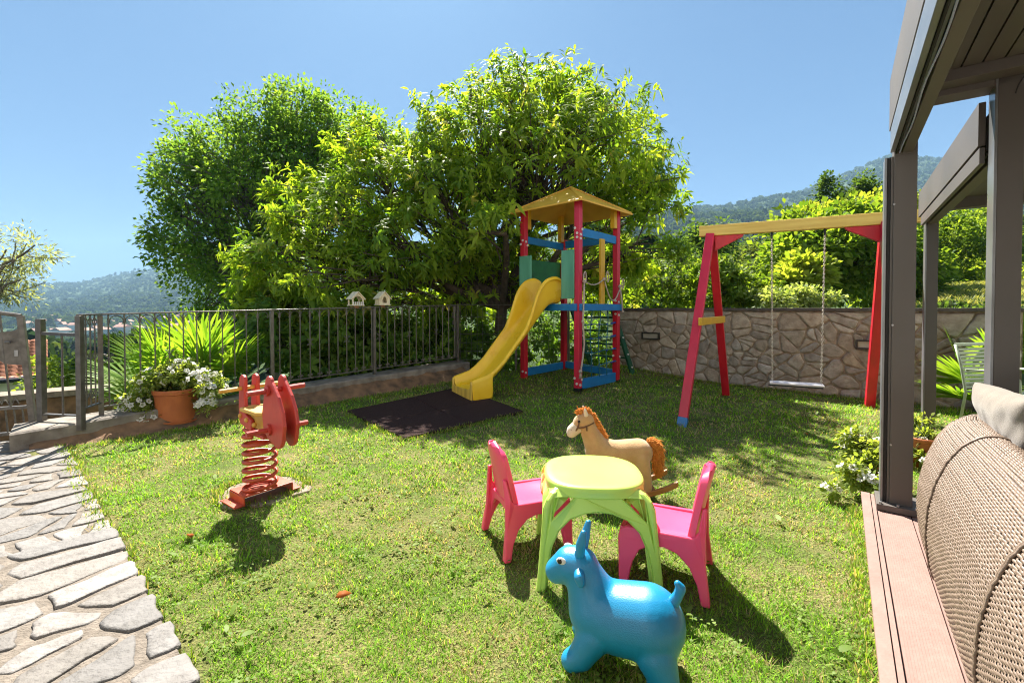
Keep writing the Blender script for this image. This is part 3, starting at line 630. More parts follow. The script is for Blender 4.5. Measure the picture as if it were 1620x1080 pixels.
for i, a in enumerate(ba):
    if min(abs(a - q) for q in POSTS) < .035: continue
    bm = NB(); tube(bm, [fpt(a, 0, kz(a) + .08), fpt(a, 0, ftop(a) - .005)], .0075, 6)
    if i % 2 == 0:
        zc = (kz(a) + ftop(a)) / 2 + .06
        ball(bm, fpt(a, 0, zc), (.014, .014, .02), 1)
        if i % 4 == 0:
            for sg in (-1, 1):
                for dn in (-1, 1): tube(bm, [fpt(a + sg * (.008 + .032 * math.sin(q * .62)), 0, zc + dn * (.008 + .022 * q - .0035 * q * q)) for q in range(6)], .004, 5)
    obj('baluster', bm, M['iron'], ft, world=True)
for i in range(nb - 1):
    a0, a1 = ba[i], ba[i + 1]; mid = (a0 + a1) / 2; bm = a_ = NB(); hw = (a1 - a0) / 2 - .008
    tube(bm, [fpt(mid + hw * math.cos(q), .0, ftop(mid) - .075 + .055 * math.sin(q)) for q in np.linspace(-.5, math.pi + .5, 11)], .0045, 5)
    for sg in (-1, 1):
        bm = NB(); tube(bm, [fpt(mid + sg * hw * (.95 - .30 * q), 0, kz(mid) + .095 + .035 * math.sin(q * 3.1) + .01) for q in np.linspace(0, 1.0, 7)] + [fpt(mid + sg * hw * .55, 0, kz(mid) + .13)], .0045, 5)
        obj('foot_scroll', bm, M['iron'], ft, world=True)
    obj('arch_scroll', a_, M['iron'], ft, world=True)
# return panel at the corner by the trees: closely spaced bars running away
E = Vector((-.62, 7.93, 0)); rt = thing('corner_fence_panel', 'short dense iron fence panel at the far corner behind the slide', 'fence', (*F1, .3)); c0 = fpt(FL, 0, 0); c1 = c0 + Vector((-.30, 1.2, 0))
bm = NB(); beam(bm, c0 + Vector((0, 0, 1.35)), c1 + Vector((0, 0, 1.36)), .05, .016); beam(bm, c0 + Vector((0, 0, .45)), c1 + Vector((0, 0, .45)), .03, .014); obj('rail', bm, M['iron'], rt, world=True)
for i in range(1, 10):
    q = c0.lerp(c1, i / 10); bm = NB(); tube(bm, [q + Vector((0, 0, .42)), q + Vector((0, 0, 1.35))], .0075, 6); obj('baluster', bm, M['iron'], rt, world=True)
# thin wire-mesh fence from that corner to the stone wall
mt_ = thing('wire_fence', 'thin dark wire mesh fence behind the yellow slide tower', 'fence', (*F1, .3)); g0 = fpt(FL, 0, 0); g1 = Vector((*wa, 0)) + Vector((0, .1, 0))
bm = NB()
for zz in (.4, .55, .7, .85, 1.0, 1.15, 1.36): tube(bm, [g0 + Vector((0, 0, zz)), g1 + Vector((0, 0, zz - .04))], .004 if zz < 1.3 else .008, 4)
for i in range(33):
    q = g0.lerp(g1, (i + .5) / 33); tube(bm, [q + Vector((0, 0, .2)), q + Vector((0, 0, 1.34))], .0028, 4)
obj('mesh', bm, M['iron'], mt_, world=True)
for q in (.33, .66):
    bm = NB(); p = g0.lerp(g1, q); tube(bm, [p, p + Vector((0, 0, 1.36))], .02, 8); obj('post', bm, M['iron'], mt_, world=True)
# low earth bank under the wire fence keeps the lawn's back edge
# ---- fence end: double post with scrolls, then the low panel and the gate
pn = at(128, 650, 4.38); pf = fpt(0, 0, 0); pn = Vector((pn.x, pn.y, 0))
et = thing('fence_end_panel', 'narrow scrolled iron end panel between two posts by the gate', 'fence', (*pn[:2], .2))
bm = NB(); beam(bm, pn + Vector((0, 0, .12)), pn + Vector((0, 0, 1.225)), .05, .05); obj('post', bm, M['iron'], et, bevel=.003, world=True)
bm = NB(); beam(bm, pn + Vector((0, 0, 1.232)), pf + Vector((0, 0, 1.235)), .055, .016); obj('top_rail', bm, M['iron'], et, world=True)
bm = NB(); beam(bm, pn + Vector((0, 0, .32)), pf + Vector((0, 0, .33)), .03, .014); obj('bottom_rail', bm, M['iron'], et, world=True)
for q in (.28, .5, .72):
    bm = NB(); p = pn.lerp(pf, q); tube(bm, [p + Vector((0, 0, .32)), p + Vector((0, 0, 1.23))], .007, 6)
    for zz in (.40, .78, 1.12):
        for sg in (-1, 1): tube(bm, [p + (pf - pn).normalized() * sg * .03 * math.sin(k * .6) + Vector((0, 0, zz + .016 * k)) for k in range(6)], .004, 5)
    obj('baluster', bm, M['iron'], et, world=True)
gp = gnd(67, 688, .04); gp = Vector((gp.x, gp.y, 0))
lt = thing('low_railing', 'low iron railing with one bar between gate post and fence', 'railing', (*gp[:2], .1))
bm = NB(); beam(bm, gp + Vector((0, 0, -.05)), gp + Vector((0, 0, 1.19)), .055, .055); obj('post', bm, M['iron'], lt, bevel=.003, world=True)
q0_, q1_ = gp + Vector((0, 0, 1.05)), pn + Vector((0, 0, 1.04)); bm = NB(); beam(bm, q0_, q1_, .03, .03); obj('top_rail', bm, M['iron'], lt, world=True)
bm = NB(); beam(bm, q0_ - Vector((0, 0, .80)), q1_ - Vector((0, 0, .78)), .03, .014); obj('bottom_rail', bm, M['iron'], lt, world=True)
bm = NB(); tube(bm, [q0_.lerp(q1_, .55), q0_.lerp(q1_, .55) - Vector((0, 0, .80))], .009, 6); ball(bm, q0_.lerp(q1_, .55) - Vector((0, 0, .42)), .018, 1); obj('baluster', bm, M['iron'], lt, world=True)
# gate leaf: hinged beyond the left frame edge, its free stile sagging to the left at the top
gt = thing('garden_gate', 'grey wrought iron garden gate with arched top and lock plate', 'gate', (*gp[:2], 0))
gd = (Vector((-.93, -.37, 0))).normalized(); g00 = gp + gd * .035
def gpt(a, z): return g00 + gd * (a + (z - .08) * .075) + Vector((0, 0, z))
def gtop(a): return 1.22 + .13 * math.sin(min(a, 1.1) / 1.1 * 1.57)
for a in (.025, 1.05):
    bm = NB(); beam(bm, gpt(a, .04), gpt(a, gtop(a)), .05, .04, side=gd); obj('stile', bm, M['iron'], gt, bevel=.003, world=True)
bm = NB(); tube(bm, [gpt(a, gtop(a)) for a in np.linspace(.02, 1.07, 9)], .02, 8); obj('top_rail', bm, M['iron'], gt, world=True)
for zz in (.08, .33):
    bm = NB(); beam(bm, gpt(.02, zz), gpt(1.06, zz), .03, .035, side=(0, 0, 1)); obj('rail', bm, M['iron'], gt, world=True)
for k in range(1, 8):
    a = .05 + 1.0 * k / 8; bm = NB(); tube(bm, [gpt(a, .33), gpt(a, gtop(a))], .0085, 6)
    for sg in (-1, 1): tube(bm, [gpt(a + sg * (.012 + .05 * q), .36 + .05 * math.sin(q * 3.0)) for q in np.linspace(0, 1, 8)], .005, 5)
    obj('bar', bm, M['iron'], gt, world=True)
for k in range(1, 16):
    a = .03 + 1.0 * k / 16; bm = NB(); tube(bm, [gpt(a, .08), gpt(a, .33)], .007, 6); obj('bar', bm, M['iron'], gt, world=True)
bm = NB(); gx_ = Vector((gd.x, gd.y, .0)); nrm = gx_.cross(Vector((0, 0, 1)))
plate(bm, [[(.0, .74), (.0, 1.13), (.08, 1.08), (.20, 1.06), (.235, .99), (.185, .92), (.215, .83), (.155, .76)]], .012, basis(gpt(.03, 0) + Vector((0, 0, 0)) + gd * .055, gx_, (0, 0, 1)))
lp = obj('lock_plate', bm, M['iron'], gt, world=True)
kn = gpt(.11, .97) + gd * .01; sgn = -1 if nrm.y > 0 else 1
bm = NB(); tube(bm, [kn, kn + nrm * sgn * .035], .008, 8); ball(bm, kn + nrm * sgn * .045, (.03, .02, .016), 2, Matrix.Identity(3)); obj('handle', bm, M['iron'], lp, smooth=True, world=True)
kk = gpt(.085, .86) + nrm * sgn * .008; bm = NB(); beam(bm, kk - Vector((0, 0, .03)), kk + Vector((0, 0, .03)), .03, .006, side=gx_); obj('keyhole', bm, M['lead'], lp, bevel=.004, world=True)
# ---- parapet beyond the gate, the neighbour's house
par = thing('parapet_wall', 'low stone parapet with pale cap beyond the garden gate', 'wall', (-5.6, 5.6, 0))
q0_, q1_ = at(-160, 640, 5.2), at(235, 602, 6.3); q0_.z = q1_.z = 0
dd = (q1_ - q0_).normalized(); nn = Vector((dd.y, -dd.x, 0))
zt0, zt1 = .20, .26
bm = NB(); beam(bm, q0_ + Vector((0, 0, zt0 - .55)), q1_ + Vector((0, 0, zt1 - .55)), .3, .98, side=nn); obj('wall_body', bm, M['bank'], par, world=True)
bm = NB(); beam(bm, q0_ + Vector((0, 0, zt0 - .02)), q1_ + Vector((0, 0, zt1 - .02)), .40, .075, side=nn); obj('cap', bm, M['concrete'], par, bevel=.006, world=True)
ht = thing('neighbour_house', 'white house with clay tiled roof below the garden gate', 'house', (-15, 14, -3.5))
e1 = at(76, 597, 13.0); rid = Vector((-.70, -.71, 0)).normalized(); out = Vector((.71, -.70, 0)).normalized()     # eave direction (to the left), outward normal (to us)
HL = 9.0; RZ = e1.z
bm = NB(); mid = e1 + rid * HL / 2 - out * 3.2; mid.z = RZ - 2.6
box(bm, mid, (HL - .9, 5.6, 5.0), Matrix((rid, Vector((-rid.y, rid.x, 0)), Vector((0, 0, 1)))).transposed()); obj('wall', bm, M['housewall'], ht, world=True)
rise = .36; V_, F_, C_ = [], [], []; rows, colsn, rg = 11, int(HL / .2), np.random.default_rng(6)
for i in range(colsn * 4 + 1):
    for j in range(rows * 2):
        a = i * .05; jj_ = (j // 2) + (1 if j % 2 else .0); d = jj_ * .24; hgt_ = .035 * abs(math.sin(math.pi * a / .2)) + (.07 if j % 2 == 0 else .0)
        p = e1 + rid * a - out * d + Vector((0, 0, d * rise + hgt_)); V_.append(p - Vector((-15, 14, -3.5)))
        C_.append(np.array([1, 1, 1]) * (.7 + .5 * (math.sin(i // 4 * 12.9 + j // 2 * 78.2) * 43758.5 % 1)))
nr = rows * 2
for i in range(colsn * 4):
    for j in range(nr - 1): F_.append((i * nr + j, (i + 1) * nr + j, (i + 1) * nr + j + 1, i * nr + j + 1))
mesh_np('roof', np.array(V_), [np.array(F_)], M['rooftile'], ht, col=np.array(C_))
bm = NB(); tube(bm, [e1 + out * .06 - rid * .05, e1 + out * .06 + rid * HL], .06, 8); obj('gutter', bm, M['dark_metal'], ht, world=True)

# ================================================================ TREES AND SHRUBS
LEAFKIND = {  # per clump count, leaf length, width ratio, droop
    'chestnut': dict(k=12, L=(.11, .21), W=.25, droop=.28, R=.07, lance=True, whorl=True),
    'elm': dict(k=20, L=(.085, .15), W=.55, droop=.12, R=.26, lance=False, whorl=False),
    'broad': dict(k=16, L=(.13, .24), W=.6, droop=.15, R=.30, lance=False, whorl=False),
    'laurel': dict(k=9, L=(.09, .16), W=.42, droop=.12, R=.05, lance=True, whorl=True),
    'ivy': dict(k=12, L=(.06, .10), W=.8, droop=.12, R=.12, lance=False, whorl=False),
    'olive': dict(k=14, L=(.05, .085), W=.2, droop=.05, R=.10, lance=True, whorl=False)}
def crown_np(blobs, nclump, kind, cols, seed, lo=.35, low_cut=None):
    r = np.random.default_rng(seed); K = LEAFKIND[kind]; vol = np.array([b[1][0] * b[1][1] * b[1][2] for b in blobs]) ** .72
    cnt = np.maximum(1, (nclump * vol / vol.sum()).astype(int)); Cs, Ds, Bi = [], [], []
    for i, ((c, rad), n) in enumerate(zip(blobs, cnt)):
        sub, _ = ellip(r, max(5, n // 11), c, rad, lo, .98); si = r.integers(len(sub), size=n)
        P = sub[si] + r.normal(0, .15, (n, 3)) * np.asarray(rad)
        fr = r.random(n) < .14; P2_, _ = ellip(r, n, c, rad, .85, 1.16); P = np.where(fr[:, None], P2_, P)
        d = unit((P - np.asarray(c)) / np.asarray(rad)); Cs.append(P); Ds.append(d); Bi.append(np.full(n, i))
    C = np.concatenate(Cs); D = unit(np.concatenate(Ds) + np.array([0, 0, .45]) + r.normal(0, .35, (len(C), 3))); Bi = np.concatenate(Bi)
    if kind == 'chestnut':
        k_ = ~((np.hypot(C[:, 0] - .985, C[:, 1] - 7.64) < 1.06) & (C[:, 2] < 3.62 - .25 * np.hypot(C[:, 0] - .985, C[:, 1] - 7.64)) & (C[:, 2] > .1)) & ~(((C[:, :2] - F0) @ FN > -.45) & (C[:, 2] < 1.9) & (C[:, 0] < -.7)); C, D, Bi = C[k_], D[k_], Bi[k_]
    if low_cut is not None: k_ = C[:, 2] > low_cut; C, D, Bi = C[k_], D[k_], Bi[k_]
    k = K['k']; n = len(C) * k; cc = np.repeat(C, k, 0); dd = np.repeat(D, k, 0)
    rnd = unit(r.normal(size=(n, 3)))
    if K['whorl']:
        side = unit(np.cross(dd, rnd)); LD = unit(side + dd * r.uniform(-.15, .9, (n, 1))); P = cc + dd * r.uniform(-2.2, .6, (n, 1)) * K['R'] * 1.4
        Nn = unit(dd + np.array([0, 0, .6]) + rnd * .25)
    else:
        P = cc + rnd * K['R'] * r.random((n, 1)) ** .5; LD = unit(dd * .5 + rnd + np.array([0, 0, -.15])); Nn = unit(np.array([0, 0, 1.0]) + r.normal(0, .55, (n, 3)))
    Ln = r.uniform(*K['L'], n); W = Ln * K['W'] * r.uniform(.8, 1.2, n)
    V_, F_, q = leaves_np(P, LD, Nn, Ln, W, K['droop'] * 1.0, K['lance'])
    tone = np.clip(np.repeat(r.normal(.5, .3, len(C)), k) + r.normal(0, .18, n), 0, 1); c_ = mixc(cols[0], cols[1], tone)
    if len(cols) > 2: sel = np.repeat(r.random(len(C)) < .035, k); c_[sel] = np.asarray(cols[2]) * (.8 + .4 * r.random((sel.sum(), 1)))
    return V_, F_, np.repeat(c_, q, 0), C, Bi
def pxb(px, py, Y, rx, ry, rd=None):
    c = at(px, py, Y); return (np.array(c), np.array([rx / FPX * Y, (rd or rx / FPX * Y), ry / FPX * Y]))
def tree(name, label, cat, blobs, nclump, kind, cols, seed, base=None, fork=None, tr=.12, group=None, bark='bark', lo=.35, twigs=.25, low_cut=None, leafm='leaf', cl=0):
    V_, F_, c_, C, Bi = crown_np(blobs, nclump, kind, cols, seed, lo, low_cut); r = np.random.default_rng(seed + 1)
    cen = np.mean([b[0] for b in blobs], 0)
    if base is None: base = np.array([cen[0], cen[1], min(b[0][2] - b[1][2] for b in blobs) - .2])
    base = np.asarray(base, float); fork = np.asarray(fork, float) if fork is not None else base * .55 + np.array([cen[0], cen[1], cen[2]]) * .45
    t = thing(name, label, cat, tuple(base), group=group)
    mesh_np('crown', V_ - base, F_, M[leafm], t, col=c_)
    S = [branch(base, fork, tr, tr * .7, 4, r, .03)]
    for i, (c, rad) in enumerate(blobs):
        S.append(branch(fork, c, tr * .5, tr * .12, 5, r, .05))
        idx = np.where(Bi == i)[0]; idx = idx[r.random(len(idx)) < twigs][:90]
        for q in idx: 
            s0 = np.asarray(c) * r.uniform(.55, 1) ; s0 = fork + (np.asarray(c) - fork) * r.uniform(.5, 1.0)
            S.append(branch(s0, C[q], tr * .10, .006, 3, r, .05))
    A, B, r0, r1 = [np.concatenate([s[k] for s in S]) for k in range(4)]
    V2, F2 = segs_np(A - base, B - base, r0, r1, 6); mesh_np('trunk', V2, F2, M[bark], t, smooth=True)
    return t
CH = ((.13, .25, .028), (.35, .46, .05), (.46, .46, .10))
chest = [pxb(*b) for b in ((840, 185, 9.0, 110, 75), (930, 205, 9.4, 95, 75), (760, 232, 8.8, 105, 80), (865, 265, 8.9, 170, 85), (985, 285, 9.7, 85, 62), (1045, 318, 10.0, 45, 34), (1000, 235, 10.0, 50, 45), (1070, 300, 10.0, 22, 22),
    (690, 300, 8.3, 95, 80), (610, 300, 8.6, 80, 75), (630, 385, 7.9, 100, 65), (530, 345, 8.1, 85, 75), (490, 410, 7.8, 95, 60), (425, 435, 7.4, 60, 42), (770, 365, 8.8, 105, 60), (560, 445, 7.6, 120, 42),
    (1010, 385, 9.3, 70, 55), (960, 430, 9.9, 70, 60), (790, 325, 7.1, 62, 36), (745, 138, 9.0, 40, 26), (885, 128, 9.0, 65, 26), (815, 135, 9.0, 40, 26), (560, 250, 9.3, 45, 50), (700, 440, 9.0, 100, 50), (470, 300, 8.6, 45, 50), (400, 400, 7.6, 40, 30), (645, 245, 9.0, 60, 48), (600, 225, 9.4, 50, 40), (690, 235, 8.9, 55, 55), (660, 478, 8.6, 90, 36), (760, 468, 9.2, 80, 38), (560, 478, 7.9, 90, 30), (850, 415, 9.5, 70, 50), (700, 400, 8.4, 90, 45))]
tree('chestnut_tree', 'big sweet chestnut tree with long glossy leaves over the play tower', 'tree', chest, 5600, 'chestnut', CH, 41, base=(-.35, 9.3, -.3), fork=(-.2, 9.2, 1.3), tr=.17, lo=.5, twigs=.16, leafm='leafgloss')
EL = ((.08, .18, .038), (.22, .34, .06))
elm = [pxb(*b) for b in ((455, 212, 13.5, 90, 58), (370, 250, 13.3, 85, 60), (300, 300, 13, 60, 60), (420, 300, 13, 130, 75), (510, 225, 13.3, 70, 65), (300, 380, 13, 55, 60), (400, 400, 13, 120, 70), (265, 320, 13, 35, 38), (330, 450, 13, 55, 45), (470, 165, 13.6, 45, 26), (290, 255, 13.4, 38, 35), (585, 225, 13.6, 55, 50), (545, 215, 13.6, 50, 50), (500, 350, 13.2, 80, 80))]
tree('dark_green_tree', 'tall dark green tree standing beyond the fence left of the chestnut', 'tree', elm, 2700, 'elm', EL, 42, base=(-6.6, 13, -2.5), fork=(-6.7, 13, .8), tr=.24, bark='barkg', lo=.4, twigs=.35)
OL = ((.17, .21, .13), (.34, .38, .26))
tree('olive_tree', 'silvery olive branch tips entering above the garden gate', 'tree', [pxb(*b) for b in ((10, 395, 6.2, 48, 34), (-50, 430, 6.3, 70, 60), (15, 445, 6.2, 38, 32), (55, 388, 6.1, 24, 12), (-60, 370, 6.3, 60, 40), (40, 440, 6.1, 20, 12))], 430, 'olive', OL, 43, base=(-8.0, 6.4, -.8), fork=(-7.8, 6.3, .9), tr=.07, bark='barkg', twigs=.22, lo=.3)
LA = ((.08, .18, .03), (.22, .34, .055)); LB = ((.13, .21, .03), (.28, .36, .06))
sh = [('dark green shrub filling the fence between the birdhouses and slide', (690, 535, 8.9, 75, 70), LA), ('dark green shrub behind the fence right of the palm', (470, 530, 7.2, 80, 68), LA), ('dark green shrub behind the fence under the left birdhouse', (580, 535, 7.9, 75, 66), LA),
      ('dark shrub behind the tower legs near the wire fence', (800, 550, 9.9, 80, 75), LA), ('dark shrub low behind the corner of the iron fence', (725, 560, 9.3, 70, 55), LA), ('leafy shrub behind the iron fence left of the slide foot', (640, 560, 8.2, 70, 50), LA), ('leafy shrub low behind the spring rider and fence', (510, 570, 7.2, 70, 45), LA), ('dark shrub between the tower and the stone wall', (915, 540, 10.4, 80, 75), LA), ('bright green bush behind the fence right of the palm fronds', (430, 490, 7.4, 40, 45), LB)]
for i, (lab, b, c) in enumerate(sh): tree('shrub', lab, 'shrub', [pxb(*b), pxb(b[0] - 30, b[1] - 15, b[2] + .3, b[3] * .7, b[4] * .7), pxb(b[0] + 35, b[1] + 10, b[2] - .1, b[3] * .6, b[4] * .6)], 420, 'laurel', c, 60 + i, tr=.04, group='shrubs behind the fence', lo=.3, twigs=.12)
lb = [('yellow green bush beyond the parapet behind the low railing', (100, 618, 9.0, 40, 48), LB), ('yellow green bush beyond the fence left of the palm', (190, 585, 9.5, 55, 52), LB)]
for i, (lab, b, c) in enumerate(lb): tree('bush', lab, 'bush', [pxb(*b), pxb(b[0] - 20, b[1] + 18, b[2], b[3] * .8, b[4] * .7), pxb(b[0] + 25, b[1] + 14, b[2], b[3] * .7, b[4] * .7)], 260, 'ivy', c, 80 + i, tr=.05, group='bushes beyond the parapet', lo=.3, twigs=.1)
BR = ((.08, .16, .02), (.25, .34, .045)); DK = ((.045, .095, .022), (.12, .19, .04)); YG = ((.18, .26, .035), (.36, .41, .07)); PW = ((.15, .22, .06), (.38, .44, .22))
rt_ = [('broad bushy green tree behind the stone wall right of the swing', [(1310, 410, 13, 75, 70), (1270, 385, 12.6, 60, 45), (1360, 410, 13, 55, 70), (1330, 362, 13.2, 60, 30), (1240, 430, 12.4, 40, 40)], 800, BR, 'broad'),
       ('yellow green treetop above the right end of the swing beam', [(1385, 342, 18, 50, 30), (1345, 340, 18.5, 40, 20), (1420, 345, 18, 40, 30), (1300, 342, 19, 30, 18)], 420, YG, 'broad'),
       ('dark slim treetop rising behind the bushy trees', [(1372, 300, 24, 22, 26), (1360, 310, 24, 30, 20), (1310, 308, 25, 16, 26)], 260, DK, 'broad'),
       ('dark bushy tree left of the swing beam end', [(1115, 395, 19, 42, 42), (1090, 430, 18, 45, 35)], 360, DK, 'broad'),
       ('green bush behind the stone wall left of the swing frame', [(1060, 440, 12, 60, 44), (1010, 450, 12, 45, 40), (1085, 465, 11.4, 50, 28)], 560, BR, 'laurel'),
       ('grey green tree seen between the swing chains', [(1190, 420, 26, 40, 34), (1230, 410, 26, 40, 36), (1210, 440, 25, 60, 30)], 420, ((.06, .10, .03), (.15, .19, .06)), 'broad'),
       ('round sunny bush on the wall top inside the swing frame', [(1180, 455, 10.4, 50, 32), (1150, 465, 10.2, 36, 24), (1130, 440, 10.6, 40, 34)], 520, BR, 'laurel'),
       ('pale leaved bush on the wall top under the swing beam', [(1250, 470, 9.6, 36, 17), (1220, 475, 9.4, 30, 14), (1290, 474, 9.4, 26, 12)], 300, PW, 'ivy'),
       ('yellow green sapling behind the right swing chain', [(1275, 440, 11, 26, 32), (1255, 455, 10.8, 22, 22)], 170, YG, 'broad'),
       ('green tree seen between the two front pergola posts', [(1480, 390, 22, 50, 46), (1520, 400, 22, 50, 46), (1460, 430, 21, 40, 30)], 560, BR, 'broad'),
       ('tall green tree behind the rear pergola beam', [(1545, 370, 27, 40, 44), (1590, 380, 27, 50, 50), (1540, 410, 26, 40, 36)], 480, BR, 'broad'),
       ('yellow green tree at the top of the grassy slope', [(1530, 430, 24, 40, 26), (1570, 435, 24, 40, 26)], 300, YG, 'broad'),
       ('green tree behind the right end of the stone wall', [(1400, 420, 15, 50, 60), (1440, 440, 15, 45, 50)], 560, BR, 'broad')]
for i, (lab, bl, n, c, kd) in enumerate(rt_):
    tree('hillside_tree' if kd == 'broad' else 'hillside_bush', lab, 'tree' if kd == 'broad' else 'bush', [pxb(*b) for b in bl], n, kd, c, 100 + i, group='trees on the hillside', tr=.10 if kd == 'broad' else .04, lo=.3, twigs=.2)
# ivy-covered hedge beyond the pergola
tree('ivy_hedge', 'dark ivy covered hedge behind the green garden chair', 'hedge', [pxb(1470 + 38 * i, 522, 8.4 - .12 * i, 30, 36) for i in range(6)], 900, 'ivy', ((.03, .065, .018), (.09, .15, .035)), 130, base=(6.2, 8.3, -.3), fork=(6.3, 8.3, .5), tr=.05, lo=.3, twigs=.05)
# fan palms
def palm(name, label, base, tips, seed, size=.62):
    r = np.random.default_rng(seed); base = np.asarray(base, float); t = thing(name, label, 'palm', tuple(base), group='fan palms')
    A, B, r0, r1 = branch((0, 0, -.6), (0, 0, .12), .10, .11, 3, r, .0); v, f = segs_np(A, B, r0, r1, 8); mesh_np('trunk', v, f, M['bark'], t)
    for (dx, dy, dz) in tips:
        hub = np.array([dx, dy, dz]) + r.normal(0, .03, 3); L_ = np.linalg.norm(hub); ax = hub / L_
        up = unit(np.cross(np.cross(ax, [0, 0, 1])[None], ax[None]))[0] if abs(ax[2]) < .97 else np.array([0, -1.0, 0]); sd_ = np.cross(ax, up)
        A, B, r0, r1 = branch((0, 0, .1), hub, .012, .007, 4, r, .02); v1, f1 = segs_np(A, B, r0, r1, 5)
        k = 30; an = np.linspace(-1.9, 1.9, k) + r.normal(0, .03, k); tilt = .35
        LD = np.cos(an)[:, None] * (ax * .9 + up * .1)[None] + np.sin(an)[:, None] * sd_[None] + up[None] * tilt * (np.abs(np.sin(an)) * .4)[:, None]
        Ln = size * (.78 + .22 * np.cos(an * .6)) * r.uniform(.92, 1.05, k); v2, f2, q = leaves_np(np.repeat(hub[None], k, 0), LD, np.repeat(up[None], k, 0), Ln, np.full(k, .040), .16, True)
        f2 = [x + len(v1) for x in f2]; c_ = np.concatenate([np.repeat([[.12, .16, .04]], len(v1), 0), np.repeat(mixc((.10, .23, .022), (.23, .35, .045), r.random(k)), q, 0)])
        mesh_np('frond', np.concatenate([v1, v2]), f1 + f2, M['leafgloss'], t, col=c_)
pb = at(305, 600, 5.75)
palm('fan_palm', 'fan palm with spiky bright fronds behind the fence left of the planter', (pb.x, pb.y, -.1), [(-.42, -.05, .62), (-.25, .1, .80), (.10, 0, .86), (.32, -.05, .78), (.50, 0, .52), (.05, -.28, .58), (-.62, 0, .30), (.62, -.1, .22), (-.38, -.3, .25), (.3, -.3, .25), (.2, .35, .7), (-.3, .35, .55), (-.15, -.25, .70), (.25, -.22, .68), (-.5, -.2, .48)], 140, .74)
pb = at(1560, 600, 5.6); palm('fan_palm', 'fan palm with drooping fronds behind the sage green chair', (pb.x, pb.y, 0), [(-.35, -.15, .42), (-.42, -.1, .26), (.1, 0, .7), (.4, 0, .5), (-.15, .2, .62), (.3, -.3, .35), (.5, .1, .9)], 141, .55)
# ================================================================ PLAY TOWER
TU, TVv = Vector((.69, .724, 0)), Vector((-.724, .69, 0)); TP1 = Vector((1.0, 6.88, 0)); TS = 1.1
def tp(a, b, z): return TP1 + TU * a + TVv * b + Vector((0, 0, z))      # a: right-back, b: left-back
TC = tp(TS / 2, TS / 2, 0)
tw = thing('play_tower', 'red blue and yellow wooden play tower with yellow slide and pyramid roof', 'play tower', TC)
for a, b, top, mm in ((0, 0, 2.96, 'magenta'), (0, TS, 2.96, 'red'), (TS, 0, 2.95, 'red'), (TS, TS, 2.55, 'red')):
    bm = NB(); beam(bm, tp(a, b, -.05), tp(a, b, top), .092, .092, side=TU); o = obj('post', bm, M[mm], tw, bevel=.006, world=True)
    bm = NB(); beam(bm, tp(a, b, -.2), tp(a, b, .09), .102, .102, side=TU); obj('foot', bm, M['dark_metal'], o, bevel=.004, world=True)
    if (a, b) != (0, 0):
        k = (.085 if a == 0 else -.085); c = (.0 if b == 0 else -.0)
        bm = NB(); beam(bm, tp(a + (.092 if a == 0 else -.092), b, 2.62 if a + b < 2 else 2.5), tp(a + (.092 if a == 0 else -.092), b, 2.97), .088, .08, side=TU); obj('roof_batten', bm, M['yellowp'], tw, bevel=.004, world=True)
bm = NB(); h = .74; rv = []
for z0, th in ((2.86, 0), (2.885, 1)):
    rv.append([bm.verts.new(tp(TS / 2 + sx * (h + .004 * th), TS / 2 + sy * (h + .004 * th), z0)) for sx, sy in ((-1, -1), (1, -1), (1, 1), (-1, 1))] + [bm.verts.new(tp(TS / 2, TS / 2, z0 + .43))])
for k in range(4):
    j = (k + 1) % 4
    bm.faces.new((rv[1][k], rv[1][j], rv[1][4])); bm.faces.new((rv[0][j], rv[0][k], rv[0][4])); bm.faces.new((rv[0][k], rv[0][j], rv[1][j], rv[1][k]))
rf = obj('roof', bm, M['roofy'], tw, world=True)
bm = NB()
for k, (sx, sy) in enumerate(((-1, -1), (1, -1), (1, 1), (-1, 1))):
    beam(bm, tp(TS / 2 + sx * h * .98, TS / 2 + sy * h * .98, 2.895), tp(TS / 2, TS / 2, 3.322), .05, .012, side=(TU * sy - TVv * sx))
obj('ridge_strip', bm, M['roofy'], rf, world=True)
E_ = .068
def rail(name, p, q, w_, h_, m_='blue'): 
    bm = NB(); beam(bm, p, q, w_, h_); return obj(name, bm, M[m_], tw, bevel=.005, world=True)
rail('top_rail', tp(0 + E_, -.0, 2.45), tp(TS + .08, -.0, 2.43), .045, .13); rail('top_rail', tp(TS + .0, E_ - .1, 2.46), tp(TS, TS + .05, 2.46), .045, .13)
rail('top_rail', tp(-.0 + E_ - .02, TS, 2.44), tp(TS, TS, 2.42), .045, .12)
for p, q in ((tp(-.068, -.02, 1.31), tp(-.068, TS + .08, 1.31)), (tp(-.04, -.068, 1.31), tp(TS + .05, -.068, 1.31)), (tp(TS + .068, -.05, 1.31), tp(TS + .068, TS + .05, 1.31)), (tp(-.04, TS + .068, 1.31), tp(TS + .05, TS + .068, 1.31))): rail('platform_beam', p, q, .042, .105)
bm = NB()
for k in range(8): a = -.04 + (TS + .08) * (k + .5) / 8; beam(bm, tp(a, -.04, 1.352), tp(a, TS + .04, 1.352), .135, .025, side=TU)
obj('platform', bm, M['wood'], tw, bevel=.003, world=True)
rail('bottom_beam', tp(.05, TS, .22), tp(TS - .05, TS, .24), .05, .13); rail('bottom_beam', tp(.05, 0, .14), tp(TS - .05, 0, .14), .05, .155); rail('bottom_beam', tp(TS, .05, .2), tp(TS, TS - .05, .26), .05, .12)
def board(name, p, q, z0, z1, th, m_):
    bm = NB(); mid = (z0 + z1) / 2; beam(bm, Vector((p.x, p.y, mid)), Vector((q.x, q.y, mid)), th, z1 - z0); return obj(name, bm, M[m_], tw, bevel=.006, world=True)
